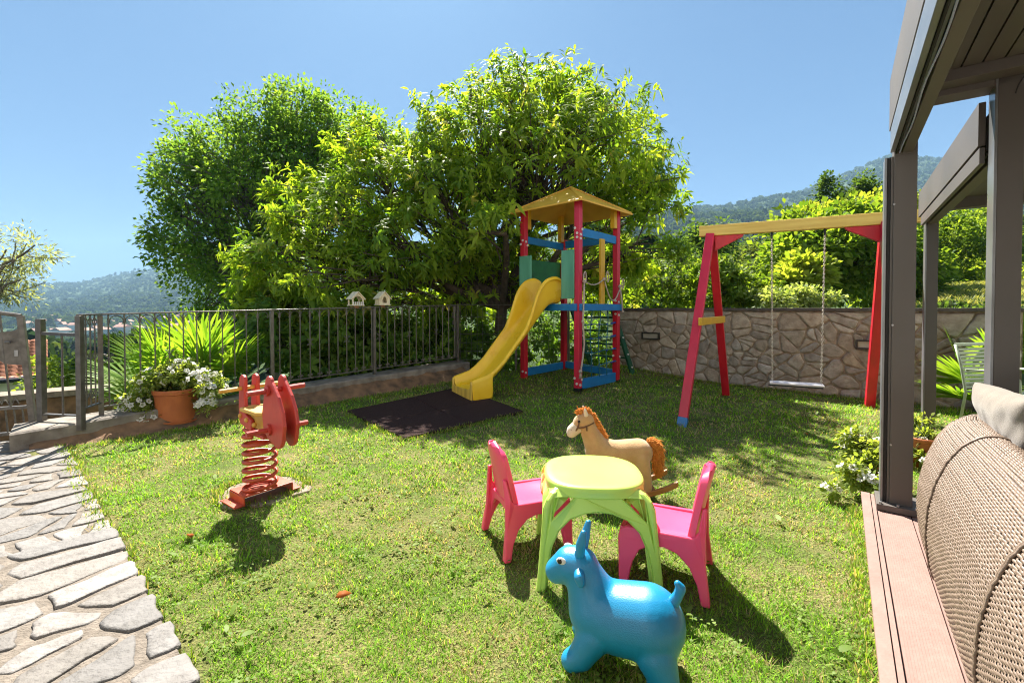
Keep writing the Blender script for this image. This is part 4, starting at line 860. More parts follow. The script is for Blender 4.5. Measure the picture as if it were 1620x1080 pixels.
board('side_panel', tp(-.06, .03, 0), tp(-.06, .27, 0), 1.44, 2.18, .022, 'panel'); board('side_panel', tp(-.06, .885, 0), tp(-.06, 1.145, 0), 1.44, 2.16, .022, 'panel')
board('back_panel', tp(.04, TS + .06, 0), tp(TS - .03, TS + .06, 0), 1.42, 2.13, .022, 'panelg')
bm = NB(); beam(bm, tp(.60, -.035, 1.36), tp(.60, -.035, 2.40), .12, .04, side=TU); obj('upright_board', bm, M['yellowp'], tw, bevel=.005, world=True)
for a, b, zs in ((0, 0, (2.42, 2.5, .16, .24, 2.36)), (0, TS, (2.42, 2.36, .24)), (TS, 0, (1.2, 1.31, 1.42, .5))):
    for i, z in enumerate(zs):
        bm = NB(); q = tp(a - .05, b - .018 + .04 * (i % 2), z); tube(bm, [q, q - TU * .014], .019, 10); obj('bolt_cap', bm, M['white_cap'], tw, world=True)
        bm = NB(); q = tp(a - .018 + .04 * (i % 2), b - .05, z - .02); tube(bm, [q, q - TVv * .014], .019, 10); obj('bolt_cap', bm, M['white_cap'], tw, world=True)
# climbing net between the two right posts
bm = NB(); bk = NB(); na, nz = 4, 5
for i in range(1, na): 
    a = .1 + .9 * i / na; tube(bm, [tp(a + .02 * math.sin(z * 5 + i), -.02 + .012 * math.sin(z * 7 + i), z) for z in np.linspace(.2, 1.27, 12)], .008, 6)
for j in range(1, nz):
    z = .2 + 1.07 * j / nz; tube(bm, [tp(a, -.02 + .012 * math.sin(a * 9 + j), z - .025 * math.sin(a / TS * math.pi) + .012 * math.sin(a * 8 + j)) for a in np.linspace(.05, TS - .05, 12)], .008, 6)
    for i in range(1, na): a = .1 + .9 * i / na; ball(bk, tp(a, -.022, z - .022 * math.sin(a / TS * math.pi)), .019, 1)
    tube(bk, [tp(TS - .2, -.02, z - .012), tp(TS - .06, -.02, z)], .015, 6)
nt_ = obj('climbing_net', bm, M['netrope'], tw, smooth=True, world=True); obj('net_knot', bk, M['netknot'], nt_, smooth=True, world=True)
# hand rope: knotted at the front post, draped to the board and the right post, tail hanging down
def sag(p, q, s, n=12): return [p.lerp(q, t) - Vector((0, 0, s * math.sin(math.pi * t))) for t in np.linspace(0, 1, n)]
bm = NB(); k0, k1, k2 = tp(.05, -.075, 1.70), tp(.60, -.075, 1.76), tp(TS - .04, -.09, 1.66)
tube(bm, sag(k0, k1, .07) + sag(k1, k2 - Vector((0, 0, .05)), .26)[1:], .011, 7)
for c_, rr, lean in ((tp(.03, -.10, 1.76), .06, .2), (tp(.68, -.09, 1.80), .06, -.25), (tp(TS + .04, -.1, 1.70), .06, .3)):
    tube(bm, [c_ + TU * rr * .55 * math.cos(q) + Vector((0, 0, rr * 1.4 * math.sin(q) + lean * rr * math.cos(q))) for q in np.linspace(0, 6.28, 16)][:-1], .010, 7, closed=True)
for p in (k0, k1, k2): ball(bm, p, .03, 2)
hr = obj('hand_rope', bm, M['rope'], tw, smooth=True, world=True)
bm = NB(); pts = [k0, tp(.01, -.10, 1.5), tp(-.02, -.10, 1.1), tp(.02, -.10, .75), tp(-.03, -.10, .5), tp(-.09, -.11, .36)]
tube(bm, pts, .014, 7); ball(bm, pts[2], .026, 1); ball(bm, pts[-1], .027, 2)
for q in range(5): tube(bm, [pts[-1], pts[-1] + Vector((.012 * (q - 2), .004 * (q % 2), -.11))], .006, 5)
obj('rope_tail', bm, M['rope'], hr, smooth=True, world=True)
bm = NB(); tube(bm, [k2, k2 + Vector((.03, 0, -.2)), k2 + Vector((.05, 0, -.42))], .013, 7); ball(bm, k2 + Vector((.05, 0, -.42)), .024, 1); obj('rope_tail', bm, M['rope'], hr, smooth=True, world=True)
# ladder on the far side
ld = []
for b in (.12, TS - .12):
    bm = NB(); beam(bm, tp(TS + .06, b, 1.33), tp(TS + .78, b, .10), .04, .11, side=TVv); o = obj('ladder_rail', bm, M['ladder'], tw, bevel=.004, world=True)
    bm = NB()
    for q in (.2, .45, .7, .9): p = tp(TS + .06, b, 1.33).lerp(tp(TS + .78, b, .10), q); tube(bm, [p - TVv * .02, p - TVv * .036], .016, 8)
    obj('bolt_cap', bm, M['white_cap'], o, world=True)
for q in (.16, .36, .56, .76):
    p0, p1 = tp(TS + .06, .12, 1.33).lerp(tp(TS + .78, .12, .10), q), tp(TS + .06, TS - .12, 1.33).lerp(tp(TS + .78, TS - .12, .10), q)
    bm = NB(); tube(bm, [p0, p1], .018, 8); obj('ladder_rung', bm, M['ladder'], tw, world=True)
# slide
S0 = tp(-.09, .60, 0); SE = (gnd(711, 628, .0) + gnd(753, 639, .0)) / 2; SE.z = 0
sd_ = (SE - S0); SL = sd_.length; sd_.normalize(); sl_ = Vector((sd_.y, -sd_.x, 0)) * -1
prof = [(-.16, 1.372), (-.03, 1.37), (.06, 1.34), (.14, 1.27), (.24, 1.16), (.45, .92), (.70, .66), (.92, .43), (1.06, .305), (1.18, .235), (1.32, .20), (SL - .03, .185), (SL + .0, .175)]
def sidew(s): return float(np.interp(s, [-.16, -.05, .05, .18, .34, .5, .9, 1.1, 1.3, SL], [.36, .42, .42, .34, .22, .145, .125, .14, .145, .13]))
hw = .245; V_, F_ = [], []; sec = lambda h: [(-hw - .045, h - .05), (-hw - .04, h - .012), (-hw - .018, h), (-hw, h - .012), (-hw + .012, .07), (-hw + .04, .015), (-hw + .09, 0), (0, -.004), (hw - .09, 0), (hw - .04, .015), (hw - .012, .07), (hw, h - .012), (hw + .018, h), (hw + .04, h - .012), (hw + .045, h - .05)]
fine = np.linspace(-.16, SL, 60); zz = np.interp(fine, [p[0] for p in prof], [p[1] for p in prof])
for _ in range(3): zz[1:-1] = (zz[:-2] + 2 * zz[1:-1] + zz[2:]) / 4
for i, s in enumerate(fine):
    ds = (zz[min(i + 1, 59)] - zz[max(i - 1, 0)]) / (fine[min(i + 1, 59)] - fine[max(i - 1, 0)]); n_ = Vector((0, 0, 1)) - sd_ * ds * .55; n_.normalize()
    n_ = (n_ * (1 - max(0, 1 - abs(s - SL) / .15)) + Vector((0, 0, 1)) * max(0, 1 - abs(s - SL) / .15)).normalized()
    sk = max(0, min(1, (s - SL + .34) / .05))
    for q_, (l, h) in enumerate(sec(sidew(s))):
        if q_ in (0, 14): h = h * (1 - sk) + (-zz[i] + .002) * sk
        V_.append(S0 + sd_ * s + sl_ * l + Vector((0, 0, zz[i])) + n_ * h - TC)
nsec = 15
for i in range(59):
    for j in range(nsec - 1): F_.append((i * nsec + j, i * nsec + j + 1, (i + 1) * nsec + j + 1, (i + 1) * nsec + j))
so_ = mesh_np('slide', np.array(V_), [np.array(F_)], M['slide'], tw, smooth=True)
q = so_.modifiers.new('t', 'SOLIDIFY'); q.thickness = .012; q.offset = 0; q = so_.modifiers.new('s', 'SUBSURF'); q.levels = q.render_levels = 1
# exit block: front face, its sides and a small foot flange
bm = NB(); bm = NB(); plate(bm, [[(-.285, -.0), (.285, 0), (.285, .25), (.262, .30), (.245, .29), (.23, .20), (.2, .180), (-.2, .180), (-.23, .20), (-.245, .29), (-.262, .30), (-.285, .25)]], .02, basis(S0 + sd_ * (SL + .006), sl_, (0, 0, 1))); obj('slide_front', bm, M['slidewear'], so_, bevel=.006, world=True)
bm = NB(); beam(bm, S0 + sd_ * (SL + .035) - sl_ * .29 + Vector((0, 0, .04)), S0 + sd_ * (SL + .035) + sl_ * .27 + Vector((0, 0, .04)), .07, .012); obj('foot_flange', bm, M['slidewear'], so_, world=True)
# rubber mat
mp = [Vector((*p, 0)) for p in MAT_POLY]; mc = sum(mp, Vector()) / 4
mtg = thing('rubber_mat', 'dark brown rubber tile mat lying under the foot of the slide', 'mat', (mc.x, mc.y, 0))
for i in range(2):
    for j in range(2):
        def bl(u_, v_): p = mp[0] * (1 - u_) * (1 - v_) + mp[1] * u_ * (1 - v_) + mp[2] * u_ * v_ + mp[3] * (1 - u_) * v_; return p
        bm = NB(); c4 = [bl(u_, v_) for u_, v_ in ((i / 2 + .003, j / 2 + .003), (i / 2 + .497, j / 2 + .003), (i / 2 + .497, j / 2 + .497), (i / 2 + .003, j / 2 + .497))]
        vs = [bm.verts.new(p + Vector((0, 0, float(lawn_z(p.x, p.y)) + z))) for z in (-.02, .032) for p in c4]; bm.faces.new(vs[4:])
        for k in range(4): bm.faces.new((vs[k], vs[(k + 1) % 4], vs[4 + (k + 1) % 4], vs[4 + k]))
        obj('tile', bm, M['rubber'], mtg, bevel=.006, world=True)

# ================================================================ SWING SET
SB0, SBd = Vector((2.46, 5.94, 0)), Vector((.887, -.46, 0)).normalized(); SPp = Vector((-.603, -.798, 0)).normalized()
SLN = 2.22; sw = thing('garden_swing', 'wooden swing frame with faded red legs and yellow top beam', 'swing', (3.3, 5.5, 0))
def sb(t, o, z): return SB0 + SBd * t + SPp * o + Vector((0, 0, z))
bm = NB(); beam(bm, sb(-.02, 0, 2.29), sb(SLN, 0, 2.29), .095, .135); obj('top_beam', bm, M['yellowbeam'], sw, bevel=.008, world=True)
for t_ in (.12, SLN - .32):
    for sg, mm in ((1, 'magenta'), (-1, 'red')):
        a, b = sb(t_, sg * .035, 2.235), sb(t_ + (-.03 if t_ < 1 else (-.10 if sg < 0 else .07)), sg * 1.08, -.02)
        bm = NB(); beam(bm, a, b, .10, .10, side=SBd); lg = obj('leg', bm, M[mm], sw, bevel=.007, world=True)
        if sg < 0 or t_ > 1: continue
        dd = (b - a).normalized(); bm = NB(); beam(bm, b - dd * .10, b + dd * .06, .104, .104, side=SBd); obj('leg_shoe', bm, M['blue'], lg, bevel=.004, world=True)
    s_ = 1 if t_ < 1 else -1; bm = NB(); plate(bm, [[(.045 * s_, 2.222), (.38 * s_, 2.222), (.36 * s_, 2.19), (.05 * s_, 2.03)]], .05, basis(sb(t_, 0, 0), SBd, (0, 0, 1))); obj('brace', bm, M['red'], sw, bevel=.004, world=True)
bm = NB(); beam(bm, sb(.175, .72, 1.14), sb(.175, -.50, 1.145), .035, .09); obj('cross_bar', bm, M['yellowp'], sw, bevel=.005, world=True)
# the hanging seat
sc_ = [sb(.80, .0, 0), sb(1.34, .0, 0)]; st_c = (sc_[0] + sc_[1]) / 2; sz = .39
ss_ = thing('hanging_swing', 'pale flat swing seat hanging on two galvanised chains', 'swing seat', st_c + Vector((0, 0, sz)))
bm = NB(); beam(bm, st_c - SBd * .275 + Vector((0, 0, sz)), st_c + SBd * .275 + Vector((0, 0, sz)), .20, .026); obj('seat', bm, M['seatplastic'], ss_, bevel=.01, world=True)
bm = NB()
for sg in (-1, 1): beam(bm, st_c - SBd * .278 + SPp * sg * .093 + Vector((0, 0, sz - .019)), st_c + SBd * .278 + SPp * sg * .093 + Vector((0, 0, sz - .019)), .016, .014)
obj('seat_edge', bm, M['dark_metal'], ss_, bevel=.004, world=True)
for i in range(2):
    top = sc_[i] + Vector((0, 0, 2.2)); bot = st_c + SBd * (.25 if i else -.25) + Vector((0, 0, sz + .01)); n = 74; bm = NB(); d = (bot - top) / n
    dn, s1, u1 = frame(d)
    for k in range(n):
        c = top + d * (k + .5); e = s1 if k % 2 else u1
        tube(bm, [c + dn * .017 * math.cos(q) + e * .0085 * math.sin(q) for q in np.linspace(0, 6.283, 9)[:-1]], .0042, 4, closed=True)
    obj('chain', bm, M['chainsteel'], ss_, world=True)
    bm = NB(); tube(bm, [top + Vector((0, 0, .03)), top - Vector((0, 0, .05))], .012, 8); obj('hanger', bm, M['dark_metal'], ss_, world=True)

# ================================================================ SPRING RIDER
RB = gnd(413, 774, 0.0); rd = thing('spring_rider', 'red and yellow spring rocker on an orange coil bolted to the lawn', 'spring rider', RB)
rc = gnd(418, 778, 0.0)
bm = NB(); rg = random.Random(2); pts = []
for k in range(22):
    q = 2 * math.pi * k / 22; r_ = .255 * (1 + .10 * rg.uniform(-1, 1)); pts.append((r_ * 1.15 * math.cos(q), r_ * math.sin(q)))
plate(bm, [pts], .05, Matrix.Translation((rc.x, rc.y, -.012))); sb_ = tag(obj('concrete_slab', bm, M['concrete'], None, bevel=.01), 'small rough concrete slab in the lawn under the spring rider', 'slab')
pc = [gnd(362, 770, .085), gnd(389, 792, .085), gnd(465, 765, .085), gnd(437, 750, .085)]; pa_ = ((pc[2] - pc[1]) + (pc[3] - pc[0])) / 2; pw_ = ((pc[0] - pc[1]) + (pc[3] - pc[2])) / 2; pcen = sum(pc, Vector()) / 4
pad, pwd = pa_.normalized(), Vector((-pa_.normalized().y, pa_.normalized().x, 0)); pl_, pw = pa_.length, .21
bm = NB(); beam(bm, pcen - pad * pl_ / 2, pcen + pad * pl_ / 2, pw, .01)
for sg in (-1, 1):
    e_ = pcen + pad * sg * pl_ / 2; beam(bm, e_ - pwd * pw / 2 - Vector((0, 0, .03)), e_ + pwd * pw / 2 - Vector((0, 0, .03)), .008, .055); beam(bm, e_ + pad * sg * .03 - pwd * pw / 2 - Vector((0, 0, .053)), e_ + pad * sg * .03 + pwd * pw / 2 - Vector((0, 0, .053)), .06, .008)
obj('base_plate', bm, M['spring'], rd, bevel=.002, world=True)
sc0 = gnd(412, 770, .09); sc0.z = 0
bm = NB(); turns = 6.6; npt = 150; pts = []
for k in range(npt):
    t_ = k / (npt - 1); q = t_ * turns * 2 * math.pi + 1.0; z = .095 + .36 * max(0, (t_ - .07) / .93) ** .95; pts.append(sc0 + Vector((.098 * math.cos(q), .098 * math.sin(q), z)))
tube(bm, pts, .0125, 8); obj('spring', bm, M['spring'], rd, smooth=True, world=True)
rf_, rl_ = Vector((.78, -.62, 0)).normalized(), Vector((.62, .78, 0)).normalized()       # forward, lateral
RZ0 = sc0 + rf_ * .02
def rp(f, l, z): return RZ0 + rf_ * f + rl_ * l + Vector((0, 0, z))
def arcs(c, r, a0, a1, n): return [(c[0] + r * math.cos(q), c[1] + r * math.sin(q)) for q in np.linspace(a0, a1, n)]
for sg in (-1, 1):
    l = sg * .040
    bm = NB(); o2 = [(.05, .62), (.07, .53), (.14, .47)] + arcs((.30, .515), .085, R(230), R(360), 8) + [(.40, .58), (.375, .66), (.31, .75), (.235, .815)] + arcs((.16, .82), .05, R(20), R(170), 8) + [(.085, .73)]
    o2 = [(.05 + (x - .05) * .84, z) for x, z in o2]; plate(bm, [o2], .026, basis(rp(.085, l, 0), rf_, (0, 0, 1)) @ Matrix.Identity(4)); obj('head_board', bm, M['rider_red'], rd, bevel=.007, world=True)
    bm = NB(); o2 = [(-.15, .50), (.02, .47), (.02, .55), (-.075, .58), (-.085, .70)] + arcs((-.125, .80), .042, R(-5), R(185), 9) + [(-.178, .66), (-.18, .54)]
    plate(bm, [o2], .026, basis(rp(-.05, l, 0), rf_, (0, 0, 1))); obj('rear_board', bm, M['rider_red'], rd, bevel=.007, world=True)
bm = NB(); o2 = [(-.10, -.085), (.14, -.085), (.18, -.055), (.18, .055), (.14, .085), (-.10, .085), (-.135, .02), (-.135, -.02)]
plate(bm, [o2], .026, Matrix.Translation(rp(-.03, 0, .615)) @ basis((0, 0, 0), rf_, rl_)); obj('seat', bm, M['rider_seat'], rd, bevel=.008, world=True)
bm = NB(); beam(bm, rp(-.10, 0, .55), rp(.10, 0, .55), .05, .12); obj('seat_block', bm, M['rider_seat'], rd, bevel=.006, world=True)
bm = NB(); beam(bm, rp(-.16, 0, .465), rp(.16, 0, .465), .11, .02); obj('top_plate', bm, M['rider_red'], rd, bevel=.003, world=True)
bm = NB(); tube(bm, [rp(.235, -.18, .775), rp(.235, .18, .785)], .017, 10); hb_ = obj('handle_bar', bm, M['rider_red'], rd, bevel=.003, world=True)
bm = NB(); [tube(bm, [rp(.235, sg * .055, .778), rp(.235, sg * .07, .78)], .034, 14) for sg in (-1, 1)]; obj('handle_collar', bm, M['rider_red'], hb_, world=True)
bm = NB(); tube(bm, [rp(-.175, -.19, .745), rp(-.175, .19, .755)], .015, 10); obj('back_bar', bm, M['rider_seat'], rd, bevel=.003, world=True)
bm = NB(); tube(bm, [rp(.25, -.19, .535), rp(.25, .19, .535)], .016, 10); fb_ = obj('foot_bar', bm, M['rider_red'], rd, world=True)
bm = NB(); [tube(bm, [rp(.25, sg * .055, .535), rp(.25, sg * .07, .535)], .036, 14) for sg in (-1, 1)]; obj('foot_collar', bm, M['rider_red'], fb_, world=True)
for f_, z_ in ((-.19, .56), (-.09, .545), (.03, .53)):
    bm = NB(); ball(bm, rp(f_, -.055, z_), (.016, .016, .018), 2); obj('bolt_cap', bm, M['rider_seat'], rd, smooth=True, world=True)

# ================================================================ CHILDREN'S TABLE AND CHAIRS
def superell(a, b, n, e, cx=0, cy=0):
    q = np.linspace(0, 2 * np.pi, n, endpoint=False); c, s = np.cos(q), np.sin(q)
    return [(cx + a * np.sign(x) * abs(x) ** (2 / e), cy + b * np.sign(y) * abs(y) ** (2 / e)) for x, y in zip(c, s)]
tb = thing('kids_table', 'lime green plastic kids table between the two pink chairs', 'table', (.415, 2.335, 0), R(-3))
lv = [(.226, .455), (.238, .462), (.244, .455), (.246, .445), (.245, .425)]; bm = NB(); rings = []
for k, (a, z) in enumerate([(.20, .4655), (.232, .466), (.243, .461), (.247, .452), (.247, .440)]):
    rings.append([bm.verts.new((x, y, z)) for x, y in superell(a, a, 72, 2.7)])
bm.faces.new(rings[0])
for A, B in zip(rings, rings[1:]):
    for k in range(72): bm.faces.new((A[k], A[(k + 1) % 72], B[(k + 1) % 72], B[k]))
obj('tabletop', bm, M['lime'], tb, smooth=True)
bm = NB(); r0_ = [bm.verts.new((x, y, .413)) for x, y in superell(.243, .243, 72, 3.1)]; r1_ = [bm.verts.new((x, y, .447)) for x, y in superell(.243, .243, 72, 2.8)]
for k in range(72): bm.faces.new((r0_[k], r0_[(k + 1) % 72], r1_[(k + 1) % 72], r1_[k]))
bm.faces.new(r1_); bm.faces.new(r0_[::-1]); obj('top_frame', bm, M['lime'], tb, bevel=.006)
ht_, hb2, Hh = .252, .292, .447
def half(u): return hb2 + (ht_ - hb2) * (u / Hh) ** .75
outl = [(-half(z) , z) for z in np.linspace(0, .375, 11)] + [(-.245, .405), (-.222, .432), (-.185, Hh)] 
arch = [(-.248, 0), (-.241, .10), (-.223, .19), (-.188, .27), (-.133, .325), (-.064, .352), (0, .36)]
loop = outl + [(-x, z) for x, z in outl[::-1]] + [(-x, z) for x, z in arch] + [(x, z) for x, z in arch[::-1][1:]]
tri = lambda s: [(s * .214, .412), (s * .105, .418), (s * .145, .385), (s * .218, .315)]
for k in range(4):
    th = k * math.pi / 2; n3 = Vector((math.sin(th), -math.cos(th), 0)); x3 = Vector((math.cos(th), math.sin(th), 0))
    for part_, lps, dep, tk in (('leg_frame', [loop, tri(-1), tri(1)], 0, .02), ('corner_pocket', [tri(-1)], -.035, .004), ('corner_pocket', [tri(1)], -.035, .004)):
        bm = NB(); plate(bm, lps, tk, basis((0, 0, 0), (1, 0, 0), (0, 1, 0)))
        for v in bm.verts:
            x, z, d_ = v.co.x, v.co.y, v.co.z
            if part_ == 'corner_pocket': x *= 1.06; z = .38 + (z - .38) * 1.15
            v.co = x3 * x + n3 * (half(max(0, min(z, Hh))) - .012 - .05 * max(0, (z - .385) / .06) ** 1.3 + dep + d_) + Vector((0, 0, z))
        obj(part_, bm, M['lime'], tb, bevel=.005 if part_ == 'leg_frame' else 0, smooth=False)
    # inner flange of the arch
bm = NB()
for k in range(4):
    th = k * math.pi / 2; n3 = Vector((math.sin(th), -math.cos(th), 0)); x3 = Vector((math.cos(th), math.sin(th), 0)); full = arch + [(-x, z) for x, z in arch[::-1][1:]]
    ra = [bm.verts.new(x3 * x + n3 * (half(z) - .012) + Vector((0, 0, z))) for x, z in full]; rb = [bm.verts.new(x3 * x * 1.0 + n3 * (half(z) - .055) + Vector((0, 0, z + .004))) for x, z in full]
    for i in range(len(full) - 1): bm.faces.new((ra[i], ra[i + 1], rb[i + 1], rb[i]))
fo = obj('arch_flange', bm, M['lime'], tb, smooth=True); q = fo.modifiers.new('t', 'SOLIDIFY'); q.thickness = .006

def chair(label, loc, fwd):
    rz = math.atan2(fwd[1], fwd[0]); t = thing('kids_chair', label, 'chair', loc, rz, 'pink kids chairs')
    # seat: slightly dished slab
    n, m_ = 14, 14; V_, F_ = [], []; hwid = lambda x: .142 + .012 * (x + .15) / .33
    for i in range(n + 1):
        for j in range(m_ + 1):
            x = -.15 + .335 * i / n; q = 2 * j / m_ - 1; y = hwid(x) * q
            z = .272 - .012 * (1 - q * q) * math.sin(min(1, max(0, i / n)) * math.pi) - (.030 * max(0, (i / n - .82) / .18) ** 2) - .014 * abs(q) ** 6
            V_.append((x, y, z))
    for i in range(n):
        for j in range(m_): F_.append((i * (m_ + 1) + j, (i + 1) * (m_ + 1) + j, (i + 1) * (m_ + 1) + j + 1, i * (m_ + 1) + j + 1))
    so = mesh_np('seat', np.array(V_), [np.array(F_)], M['pink'], t, smooth=True); q = so.modifiers.new('t', 'SOLIDIFY'); q.thickness = .022; q.offset = -1; q = so.modifiers.new('b', 'BEVEL'); q.width = .006; q.segments = 2; q.limit_method = 'ANGLE'
    # back: tall rounded plate, curved and leaning
    V_, F_ = [], []; n, m_ = 22, 12
    for i in range(n + 1):
        u_ = i / n; h = .262 + .30 * u_; w2 = .150 - .035 * u_ 
        if u_ > .80: w2 *= math.sqrt(max(.0, 1 - ((u_ - .80) / .2002) ** 2)) * .96 + .04
        for j in range(m_ + 1):
            q = 2 * j / m_ - 1; V_.append((-.152 - .055 * u_ - .01 * u_ * u_ + .020 * q * q, w2 * q, h))
    for i in range(n):
        for j in range(m_): F_.append((i * (m_ + 1) + j, (i + 1) * (m_ + 1) + j, (i + 1) * (m_ + 1) + j + 1, i * (m_ + 1) + j + 1))
    bo = mesh_np('backrest', np.array(V_), [np.array(F_)], M['pink'], t, smooth=True); q = bo.modifiers.new('t', 'SOLIDIFY'); q.thickness = .030; q.offset = 0; q = bo.modifiers.new('b', 'BEVEL'); q.width = .009; q.segments = 3; q.limit_method = 'ANGLE'
    # sides: front and rear legs joined by an arch
    o2 = [(-.218, 0), (-.180, 0), (-.163, .075), (-.128, .145), (-.075, .190), (-.02, .205), (.04, .200), (.09, .170), (.118, .115), (.132, .05), (.138, 0), (.176, 0), (.181, .06), (.186, .15), (.190, .215), (.182, .250), (.15, .268), (-.145, .272), (-.165, .30), (-.180, .40), (-.20, .40), (-.196, .28), (-.198, .16), (-.208, .07)]
    for sg in (-1, 1):
        bm = NB(); plate(bm, [o2], .026, basis((0, 0, 0), (1, 0, 0), (0, 1, 0)))
        for v in bm.verts:
            x, z, d_ = v.co.x, v.co.y, v.co.z; fl = 1.0 + .6 * max(0, (.20 - z) / .20); v.co = (x, sg * (.150 + .035 * max(0, (.26 - z) / .26) ** 1.2 - .03 * max(0, (z - .3) / .1)) + d_ * fl, z)
        obj('leg', bm, M['pink'], t, bevel=.008, seg=3)
    # apron under the seat, front and rear
    for x0, x1, nm in ((.155, .172, 'front_apron'), (-.178, -.16, 'rear_apron')):
        V2 = NB(); o3 = [(-.155, .10), (-.135, .17), (-.09, .215), (0, .23), (.09, .215), (.135, .17), (.155, .10), (.158, .262), (-.158, .262)]
        plate(V2, [o3], .02, basis(((x0 + x1) / 2 + .008, 0, 0), (0, 1, 0), (0, 0, 1))); obj(nm, V2, M['pink'], t, bevel=.005)
    return t
lr = Vector((-.035, 2.33)); fw = Vector((.93, .36)).normalized(); c_ = lr + fw * .20 + Vector((-fw.y, fw.x)) * .165
chair('pink plastic kids chair facing right at the table, lime leg in front', (c_.x, c_.y, 0), fw)
rr_ = Vector((.857, 1.985)); fw = Vector((-.9, .43)).normalized(); c_ = rr_ + fw * .20 + Vector((fw.y, -fw.x)) * .165
chair('pink plastic kids chair facing left, standing nearest the pergola deck', (c_.x, c_.y, 0), fw)

# ================================================================ BLUE BOUNCY ANIMAL
ba_, rz = Vector((.385, 1.635, 0)), math.atan2(.36, -.93)
an = thing('bouncy_animal', 'blue rubber hopper animal with horns standing before the lime table', 'hopper toy', ba_, rz)
pt = [((-.108, 0, .188), .126, (.0, 0, .180), .120), ((0, 0, .180), .120, (.07, 0, .190), .112), ((.07, 0, .190), .110, (.105, 0, .265), .082), ((.105, 0, .265), .082, (.140, 0, .335), .066), ((.140, 0, .338), .070, (.175, 0, .335), .068), ((.175, 0, .335), .066, (.228, 0, .302), .047)]
for sy in (-1, 1):
    pt += [((.075, sy * .058, .13), .062, (.115, sy * .080, .065), .046), ((.115, sy * .080, .060), .046, (.150, sy * .086, .040), .040), ((-.135, sy * .062, .12), .070, (-.165, sy * .082, .06), .050), ((-.165, sy * .082, .06), .050, (-.150, sy * .085, .040), .044)]
fuse(pt, .0065, 16, 'body', M['azure'], an)
for sy in (-1, 1):
    fuse([((.135, sy * .030, .395), .019, (.128, sy * .040, .44), .018), ((.128, sy * .040, .44), .018, (.118, sy * .043, .485), .011)], .004, 3, 'horn', M['azure'], an)
    fuse([((.130, sy * .058, .345), .020, (.125, sy * .080, .340), .019), ((.125, sy * .080, .340), .019, (.118, sy * .084, .322), .014)], .004, 3, 'ear', M['azure'], an)
    bm = NB(); ball(bm, (.198, sy * .0555, .372), (.0185, .0075, .0135), 3); e = obj('eye', bm, M['eyewhite'], an, smooth=True)
    bm = NB(); ball(bm, (.202, sy * .0625, .373), (.009, .0035, .010), 2); obj('pupil', bm, M['black'], e, smooth=True)
fuse([((-.185, 0, .27), .022, (-.205, 0, .305), .017), ((-.205, 0, .305), .017, (-.213, 0, .330), .018), ((-.213, 0, .333), .016, (-.203, 0, .345), .012)], .004, 3, 'tail', M['azure'], an)

# ================================================================ ROCKING HORSE
hs = thing('rocking_horse', 'tan plush rocking horse with ginger mane on wooden rockers behind the lime table', 'rocking horse', (.715, 3.15, 0), math.pi - .02)
pt = [((-.165, 0, .298), .096, (.0, 0, .288), .092), ((0, 0, .288), .092, (.115, 0, .31), .094), ((.125, 0, .34), .084, (.172, 0, .43), .063), ((.172, 0, .43), .063, (.20, 0, .515), .053), ((.20, 0, .520), .058, (.235, 0, .505), .055), ((.235, 0, .50), .050, (.275, 0, .465), .038)]
for sy in (-1, 1): pt += [((.12, sy * .055, .27), .048, (.15, sy * .08, .13), .034), ((.15, sy * .08, .13), .034, (.155, sy * .095, .085), .034), ((-.17, sy * .055, .27), .055, (-.20, sy * .08, .13), .036), ((-.2, sy * .08, .13), .034, (-.2, sy * .095, .085), .034)]
fuse(pt, .0075, 5, 'body', M['plush'], hs)
fuse([((.262, 0, .472), .045, (.292, 0, .447), .042), ((.292, 0, .447), .042, (.30, 0, .432), .036)], .006, 4, 'muzzle', M['plushw'], hs)
for sy in (-1, 1):
    fuse([((.205, sy * .036, .565), .016, (.212, sy * .044, .595), .011), ((.212, sy * .044, .595), .011, (.214, sy * .046, .61), .005)], .004, 1, 'ear', M['plushw'], hs)
    bm = NB(); ball(bm, (.254, sy * .046, .520), .0105, 2); obj('eye', bm, M['black'], hs, smooth=True)
    bm = NB(); ball(bm, (.305, sy * .033, .458), (.006, .005, .007), 1); obj('nostril', bm, M['black'], hs, smooth=True)
bm = NB(); tube(bm, [(.262 + .02 * math.sin(q) * 0 - .018 * math.cos(q), .052 * math.sin(q), .488 + .046 * math.cos(q)) for q in np.linspace(0, 6.283, 20)[:-1]], .006, 6, closed=True)
for sy in (-1, 1): tube(bm, [(.262, sy * .053, .478), (.225, sy * .060, .484), (.185, sy * .056, .50), (.155, sy * .04, .51), (.148, 0, .515)], .0055, 6); tube(bm, [(.205, sy * .062, .49), (.203, sy * .063, .462)], .006, 6)
obj('bridle', bm, M['strap'], hs, smooth=True)
def fur(name, roots, dirs, ln, n, seed, rad):
    r = np.random.default_rng(seed); i = r.integers(len(roots), size=n); P = np.asarray(roots)[i] + r.normal(0, rad, (n, 3)); D = unit(np.asarray(dirs)[i] + r.normal(0, .35, (n, 3))); L_ = ln * r.uniform(.6, 1.2, n)
    p1 = P + D * L_[:, None] * .5; p2 = P + D * L_[:, None] + np.array([0, 0, -.25]) * L_[:, None]; w1 = np.full(n, .0032); a, f = segs_np(P, p1, w1, w1 * .8, 4); b, g = segs_np(p1, p2, w1 * .8, w1 * .2, 4)
    mesh_np(name, np.concatenate([a, b]), [f[0], g[0] + len(a)], M['fur'], hs, smooth=True)
t_ = np.linspace(0, 1, 24); mr_ = np.stack([np.interp(t_, [0, .2, .45, 1], [.245, .195, .145, .075]), 0 * t_, np.interp(t_, [0, .2, .45, 1], [.572, .585, .52, .385])], 1)
